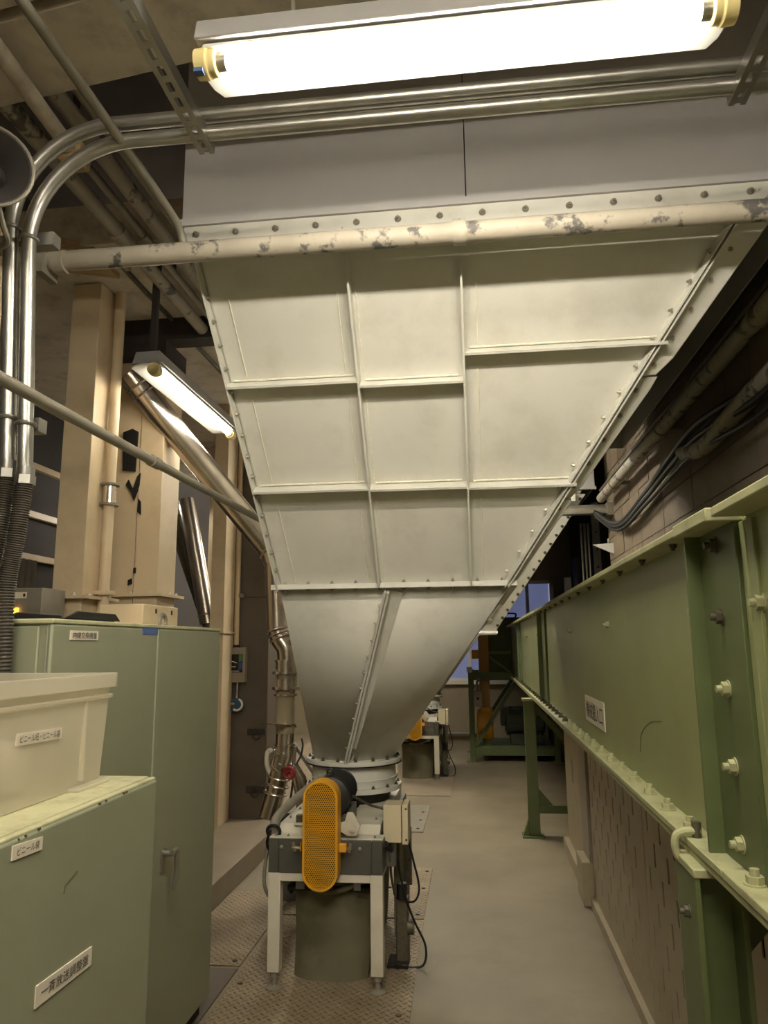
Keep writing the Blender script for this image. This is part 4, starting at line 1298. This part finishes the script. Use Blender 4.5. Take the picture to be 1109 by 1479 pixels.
for y in (2.83, 2.985):
    B().box(-1.272, -1.268, y, y + .012, 1.632, 1.65).build('slot', BLACK, dbx)

# ================================================================== LEFT: ELEVATOR CASINGS, COLUMN, CHUTES
def casing(xa, xb, ya, yb_, flanges, label, seam=None, top=3.50):
    root = thing('elevator_casing', ((xa + xb) / 2, (ya + yb_) / 2, .147), label, 'elevator casing', 'cream elevator casings')
    zs = [.147] + list(flanges) + [top]
    for i in range(len(zs) - 1):
        a, b_ = zs[i] + (.008 if i else 0), zs[i + 1] - .008
        if seam:
            B().box(xa, seam - .003, ya, yb_, a, b_).build('casing_section', CREAM, root, .003)
            B().box(seam + .003, xb, ya - .008, yb_, a, b_).build('casing_section', CREAM, root, .003)
        else:
            B().box(xa, xb, ya, yb_, a, b_).build('casing_section', CREAM, root, .003)
    for z in flanges:
        B().box(xa - .045, xb + .045, ya - .045, yb_ + .045, z - .008, z + .008).build('casing_flange', CREAM, root)
        for y in (ya + .03, (ya + yb_) / 2, yb_ - .03):
            bolt(root, (xb + .024, y, z + .008), (0, 0, 1), .010, BOLT_W)
        for x in (xa + .03, (xa + xb) / 2, xb - .03):
            bolt(root, (x, ya - .024, z + .008), (0, 0, 1), .010, BOLT_W)
    return root


casing(-2.165, -2.0, 3.567, 3.836, (1.755,), 'square cream elevator casing nearest the black hoses')
wide = casing(-2.16, -1.85, 4.14, 4.39, (1.80,), 'wider cream elevator casing with a painted dark gap and torn tape', seam=-2.0, top=3.263)
for pts in ([(-2.10, 2.56), (-2.02, 2.55), (-2.015, 2.80), (-2.05, 2.82), (-2.11, 2.80)], [(-2.06, 2.50), (-2.03, 2.44), (-2.005, 2.52), (-1.985, 2.54), (-1.99, 2.46), (-2.02, 2.37), (-2.04, 2.42), (-2.075, 2.47)],
            [(-1.995, 2.30), (-1.97, 2.28), (-1.975, 2.36), (-1.99, 2.38)], [(-2.0, 1.93), (-1.985, 1.93), (-1.985, 1.965), (-2.0, 1.96)], [(-2.03, 1.86), (-2.005, 1.87), (-2.01, 1.90), (-2.03, 1.89)]):
    B().plate([(x, 4.124, z) for x, z in pts], (0, .012, 0)).build('gap_and_torn_tape', BLACK, wide)  # largest piece paints the dark gap between casings; the rest is torn tape
for nm, x, y, lb in (('a', -2.45, 6.95, 'cream casing behind the dark slanting spouts'), ('b', -2.30, 7.6, 'cream casing partly hidden behind the brown column')):
    casing(x - .15, x + .12, y, y + .3, (1.75,), lb)
# cream upright beside brown column
cu_ = thing('cream_upright', (-2.02, 5.75, .147), 'narrow cream steel upright touching the brown column', 'upright')
B().box(-2.10, -1.985, 5.70, 5.95, .147, 3.5).build('upright_body', CREAM, cu_, .003)
B().box(-2.17, -1.97, 5.66, 5.98, 1.60, 1.615).build('upright_flange', CREAM, cu_)
# sight-glass pipe between the casings
gp = thing('sight_glass_pipe', (-1.962, 3.72, .147), 'vertical cream pipe with bright sight glass between the casings', 'pipe')
gx_, gy_ = -1.962, 3.72
B().cyl((gx_, gy_, .147), (gx_, gy_, 2.27), .029, n=18).build('pipe_run', CREAM, gp)
B().cyl((gx_, gy_, 2.37), (gx_, gy_, 3.5), .029, n=18).build('pipe_run', CREAM, gp)
B().cyl((gx_, gy_, 2.27), (gx_, gy_, 2.37), .036, n=20).build('sight_glass', STEEL, gp, label='bright metal sight glass')
for z in (2.265, 2.375):
    B().cyl((gx_, gy_, z - .006), (gx_, gy_, z + .006), .052, n=20).build('pipe_flange', GALVD, gp)
B().cyl((gx_, gy_, 1.775), (gx_, gy_, 1.795), .058, n=20).build('pipe_flange', CREAM, gp)
B().cyl((-1.985, 3.80, 1.9), (-1.985, 3.80, 3.5), .010, n=10).build('side_tube', CREAM, gp)

# brown steel column with meter and hooks
bc = thing('brown_steel_column', (-1.89, 6.2, .147), 'brown grey steel column carrying the small meter', 'column')
B().box(-2.075, -1.70, 6.0, 6.35, .147, 3.5).build('column_body', DCOL, bc, .004)
for z in (1.9, 2.62):
    B().box(-2.07, -1.705, 5.9985, 6.001, z, z + .006).build('joint', BLACK, bc)
for z in (.815, .372):
    hk = B().box(-1.86, -1.71, 5.985, 6.0, z - .025, z + .025).build('hook_plate', DWALL, bc, .003)
    B().torus((-1.785, 5.985, z - .03), (0, 1, 0), .028, .005, 16, 8).build('hook_ring', DWALL, hk)
me_ = thing('wall_meter', (-1.96, 5.95, 1.21), 'grey meter box with dark display on the brown column', 'meter')
B().box(-2.046, -1.873, 5.93, 6.0, 1.209, 1.49).build('meter_case', GREYENC, me_, .005)
B().box(-2.03, -1.895, 5.925, 5.931, 1.29, 1.435).build('display', SCREEN, me_)
B().box(-1.925, -1.897, 5.9235, 5.926, 1.375, 1.432).build('green_field', SGREEN, me_)
B().box(-1.925, -1.897, 5.9235, 5.926, 1.31, 1.37).build('blue_field', SBLUE, me_)
B().bar((-2.02, 5.924, 1.39), (-1.94, 5.924, 1.365), .003, .006).build('white_mark', PLAST, me_)
B().bar((-2.02, 5.924, 1.335), (-1.95, 5.924, 1.335), .003, .006).build('white_mark', PLAST, me_)
B().bar((-2.01, 5.924, 1.30), (-1.92, 5.924, 1.30), .003, .004).build('white_mark', PLAST, me_)
mc = thing('meter_conduit', (-1.965, 5.96, 2), 'pale conduit dropping down the brown column to the meter', 'conduit')
B().cyl((-1.965, 5.97, 1.49), (-1.965, 5.97, 3.5), .022, n=12).build('conduit_run', CREAM, mc)
B().box(-2.02, -1.91, 5.955, 6.0, 1.90, 1.93).build('saddle', GALVD, mc)
B().cyl((-1.965, 5.97, 1.488), (-1.965, 5.97, 1.51), .028, n=12).build('gland', BLACK, mc)
sn = thing('round_sensor', (-1.945, 5.95, 1.02), 'small round blue and white sensor hanging below the meter', 'sensor')
B().cyl((-1.945, 5.93, 1.03), (-1.945, 5.995, 1.03), .056, n=28).build('sensor_body', BLUEP, sn, .006)
B().torus((-1.935, 5.93, 1.035), (0, 1, 0), .045, .009, 24, 8, -1.2, 2.2).build('white_rim', PLAST, sn)
B().box(-1.985, -1.955, 5.926, 5.932, 1.035, 1.05).build('yellow_label', YEL, sn)
B().cyl((-1.945, 5.96, 1.08), (-1.945, 5.965, 1.21), .010, n=10).build('sensor_stem', GALV, sn)

# slanting stainless chute, drop pipe and valve stack
ch = thing('stainless_chute', (-1.25, 4.6, .46), 'stainless chute slanting down to a stack of clamps and valves beside the hopper', 'chute')
B().cyl((-1.985, 4.03, 3.06), (-1.315, 4.60, 2.13), .078, .078, n=26).build('slanting_pipe', STEEL, ch)
B().cyl((-2.03, 3.99, 3.122), (-1.985, 4.03, 3.06), .07, .078, n=26).build('pipe_end', STEEL, ch)
for k_ in (0.0, .03):
    B().torus((-1.985 + k_, 4.03 + k_ * .85, 3.06 - k_ * 1.39), (.67, .57, -.93), .08, .007, 26, 8).build('clamp_ring', STEEL, ch)
B().tube(spline([(-1.315, 4.6, 2.13), (-1.285, 4.6, 2.085), (-1.268, 4.6, 2.03)], 5), .075, 24).build('elbow', STEEL, ch)
B().torus((-1.30, 4.6, 2.11), (1, 0, -1.3), .078, .008, 26, 8).build('clamp_ring', STEEL, ch)
B().cyl((-1.268, 4.6, 2.03), (-1.245, 4.6, 1.60), .068, n=24).build('drop_pipe', STEEL, ch)
B().cyl((-1.268, 4.6, 2.045), (-1.268, 4.6, 2.02), .075, n=24).build('pipe_collar', STEEL, ch)
for i, z in enumerate((1.60, 1.575, 1.55)):
    B().torus((-1.245 + .012 * i, 4.6, z), (.25 + .1 * i, 0, -1), .073, .0075, 24, 8).build('clamp_ring', STEEL, ch)
B().tube(spline([(-1.243, 4.6, 1.60), (-1.225, 4.6, 1.54), (-1.19, 4.6, 1.49), (-1.18, 4.6, 1.44), (-1.18, 4.6, 1.40)], 5), .064, 22).build('elbow', STEEL, ch)
B().torus((-1.165, 4.575, 1.535), (.6, .2, .7), .045, .007, 20, 8, 0, 4).build('elbow_clip', STEEL, ch)
x_ = -1.187
B().cyl((x_, 4.6, 1.41), (x_, 4.6, .97), .058, n=22).build('valve_tube', GLASSY, ch)
for z, r, h_ in ((1.405, .072, .012), (1.365, .066, .07), (1.335, .086, .014), (1.265, .07, .06), (1.24, .086, .018), (1.20, .074, .012), (1.02, .066, .012), (.90, .064, .01)):
    B().cyl((x_, 4.6, z - h_ / 2), (x_, 4.6, z + h_ / 2), r, n=22).build('valve_ring', STEEL, ch)
for a in range(4):
    t_ = math.pi / 4 + a * math.pi / 2
    B().cyl((x_ + .07 * math.cos(t_), 4.6 + .07 * math.sin(t_), 1.22), (x_ + .07 * math.cos(t_), 4.6 + .07 * math.sin(t_), 1.36), .008, n=8).build('tie_rod', GALV, ch)
B().hexa([(-1.30, 4.48, 1.035), (-1.20, 4.40, 1.035), (-1.12, 4.62, 1.0), (-1.20, 4.70, 1.0), (-1.30, 4.48, 1.045), (-1.20, 4.40, 1.045), (-1.12, 4.62, 1.01), (-1.20, 4.70, 1.01)]).build('slide_gate', STEEL, ch)
B().cyl((x_, 4.6, 1.0), (x_ - .005, 4.6, .83), .056, n=22).build('lower_tube', STEEL, ch)
B().cyl((x_ - .005, 4.6, .86), (-1.225, 4.6, .70), .064, n=24).build('inspection_tube', STEEL, ch)
B().torus((-1.215, 4.535, .80), (-.1, -1, .05), .045, .004, 22, 6).build('inspection_ring', STEEL, ch)
B().bar((-1.22, 4.528, .80), (-1.16, 4.528, .775), .01, .008).build('ring_catch', STEEL, ch)
B().tube(spline([(-1.265, 4.58, .72), (-1.29, 4.57, .78), (-1.29, 4.57, .85), (-1.272, 4.57, .87), (-1.262, 4.57, .86)]), .014, 10).build('grab_handle', FEEDW, ch)
for z, xx in ((.705, -1.222), (.66, -1.232), (.615, -1.243)):
    B().torus((xx, 4.6, z), (.22, 0, 1), .066, .007, 24, 8).build('clamp_ring', STEEL, ch)
B().rings([((-1.225, 4.6, .70), .062), ((-1.243, 4.6, .61), .060), ((-1.285, 4.6, .475), .060), ((-1.285, 4.6, .475), .055), ((-1.25, 4.6, .60), .055)], 24, caps=False).build('spout', STEEL, ch)
B().bar((-1.12, 4.64, 1.38), (-1.12, 4.64, .86), .035, .03).build('support_bar', GALVD, ch)
B().bar((-1.14, 4.64, .90), (-.95, 4.60, .66), .02, .02).build('support_arm', GALVD, ch)
# small valve with red handwheel
hv = thing('handwheel_valve', (-1.11, 4.5, .7), 'small valve with red handwheel beside the chute spout', 'valve')
c0 = V((-1.125, 4.47, .755))
B().torus(c0, (0, 1, .1), .032, .009, 20, 8).build('handwheel', RED, hv)
for a in range(3):
    t_ = a * math.pi / 3
    B().bar(c0 + V((.03 * math.cos(t_), 0, .03 * math.sin(t_))), c0 - V((.03 * math.cos(t_), 0, .03 * math.sin(t_))), .008, .008, (0, 1, 0)).build('spoke', RED, hv)
B().cyl(c0, c0 + V((0, .1, -.02)), .008, n=10).build('stem', STEEL, hv)
B().rings([(c0 + V((.0, .10, .03)), .03), (c0 + V((.03, .12, -.05)), .045), (c0 + V((.05, .13, -.14)), .045), (c0 + V((.04, .14, -.22)), .03)], 18).build('valve_body', STEEL, hv)
B().cyl(c0 + V((.0, .1, .02)), c0 + V((.01, .1, .14)), .011, n=10).build('riser', GALV, hv)
B().tube(spline([c0 + V((.01, .1, .02)), c0 + V((.04, .12, .08)), c0 + V((.05, .13, .14)), c0 + V((.04, .14, .18))]), .006, 8).build('hose', BLACK, hv)
B().tube(spline([c0 + V((.01, .05, -.06)), c0 + V((.0, .03, -.16)), c0 + V((-.03, .0, -.24)), c0 + V((-.05, -.02, -.30))]), .007, 8).build('hose', BLACK, hv)
B().box(-1.20, -1.06, 4.60, 4.66, 0, .50).build('valve_stand', DARKM, hv)

# dark spouts behind
for (a, b_, r, lb) in (((-2.80, 6.5, 2.74), (-2.40, 6.5, 1.72), .07, 'dark slanting spout crossing behind the wider casing'), ((-2.62, 6.4, 2.84), (-2.37, 6.4, 1.70), .075, 'steep stainless spout meeting the dark slanting spout')):
    sp2 = thing('slanting_spout', b_, lb, 'spout', 'slanting spouts')
    B().cyl(a, b_, r, n=20).build('spout_pipe', STEEL if r > .072 else DBOLT, sp2)
    B().torus(V(a).lerp(V(b_), .93), V(b_) - V(a), r * 1.03, .007, 20, 8).build('clamp_ring', STEEL, sp2)
    B().cyl(b_, (b_[0], b_[1], .147), .05, n=16).build('spout_foot', DARKM, sp2)

# background at the far left: rails, curtain, grey control box
for z, lb in ((2.95, 'pale horizontal rail high on the dark wall'), (2.55, 'pale horizontal rail midway on the dark wall'), (2.20, 'pale horizontal rail above the grey curtain')):
    tag(B().box(XL, XL + .05, 3.0, 6.2, z, z + .05).build('wall_rail', CREAM), lb, 'rail', 'wall rails')
cb = B()
for i in range(40):
    ya = 4.0 + .04 * i
    cb.hexa([(XL + .03 + .03 * (i % 2), ya, 1.2), (XL + .05 + .03 * (i % 2), ya, 1.2), (XL + .05 + .03 * ((i + 1) % 2), ya + .04, 1.2), (XL + .03 + .03 * ((i + 1) % 2), ya + .04, 1.2),
             (XL + .03 + .03 * (i % 2), ya, 2.20), (XL + .05 + .03 * (i % 2), ya, 2.20), (XL + .05 + .03 * ((i + 1) % 2), ya + .04, 2.20), (XL + .03 + .03 * ((i + 1) % 2), ya + .04, 2.20)])
tag(cb.build('curtain', CURT, smooth=80), 'grey curtain hanging on the dark left wall', 'curtain')
gb = thing('grey_control_panel', (-2.4, 3.4, .147), 'light grey control panel with orange lamp behind the tall cabinet', 'control panel')
B().box(-2.75, -2.05, 3.3, 3.5, .147, 1.785).build('panel_body', GALVD, gb, .004)
B().box(-2.30, -2.13, 3.296, 3.3, 1.735, 1.765).build('label_plate', PLAST, gb)
B().box(-2.145, -2.135, 3.294, 3.297, 1.743, 1.757).build('label_mark', INK, gb)
B().box(-2.185, -2.165, 3.285, 3.3, 1.665, 1.69).build('pilot_lamp', ORANGE, gb)


# ================================================================== FLOOR PLATES
def fplate(pts, label, m=TREAD, bolts=(), z=.006):
    cx_ = sum(p[0] for p in pts) / len(pts)
    cy_ = sum(p[1] for p in pts) / len(pts)
    root = thing('floor_plate', (cx_, cy_, 0), label, 'floor plate', 'steel floor plates')
    B().plate([(p[0], p[1], 0.0) for p in pts], (0, 0, z)).build('plate', m, root)
    for x, y in bolts:
        B().cyl((x, y, z - .002), (x, y, z + .006), .012, n=8).build('plate_screw', DBOLT, root)
    return root


fplate([(-1.135, 2.2), (-.29, 2.2), (-.327, 3.96), (-.33, 4.37), (-1.135, 4.37)], 'large tread plate under the foreground feeder', bolts=((-.39, 4.05), (-1.1, 3.52), (-.36, 3.3)))
fplate([(-1.54, 3.70), (-1.16, 3.70), (-1.16, 4.75), (-1.54, 4.75)], 'pinkish tread plate between the step and the foreground feeder', bolts=((-1.2, 3.75), (-1.2, 4.6), (-1.5, 4.2)))
fplate([(-1.54, 2.2), (-1.16, 2.2), (-1.16, 3.67), (-1.54, 3.67)], 'smooth plate at the foot of the tall cabinet', m=DCOL)
fplate([(-1.135, 4.39), (-.64, 4.39), (-.64, 5.33), (-1.135, 5.33)], 'tread plate hidden behind the foreground feeder')
fplate([(-.62, 4.39), (-.333, 4.39), (-.338, 5.33), (-.62, 5.33)], 'narrow tread plate with screw holes beside the foreground feeder', bolts=((-.37, 4.45), (-.37, 5.25), (-.37, 4.9), (-.58, 4.9)))
fplate([(-1.1, 7.75), (-.30, 7.75), (-.29, 9.4), (-1.1, 9.4)], 'dusty plate under the farther feeder', m=STEP)
fplate([(-.95, 6.3), (-.47, 6.3), (-.47, 7.3), (-.95, 7.3)], 'grey perforated plate between the two feeders', m=GALVD, bolts=((-.52, 6.4), (-.52, 6.7), (-.52, 7.0)))
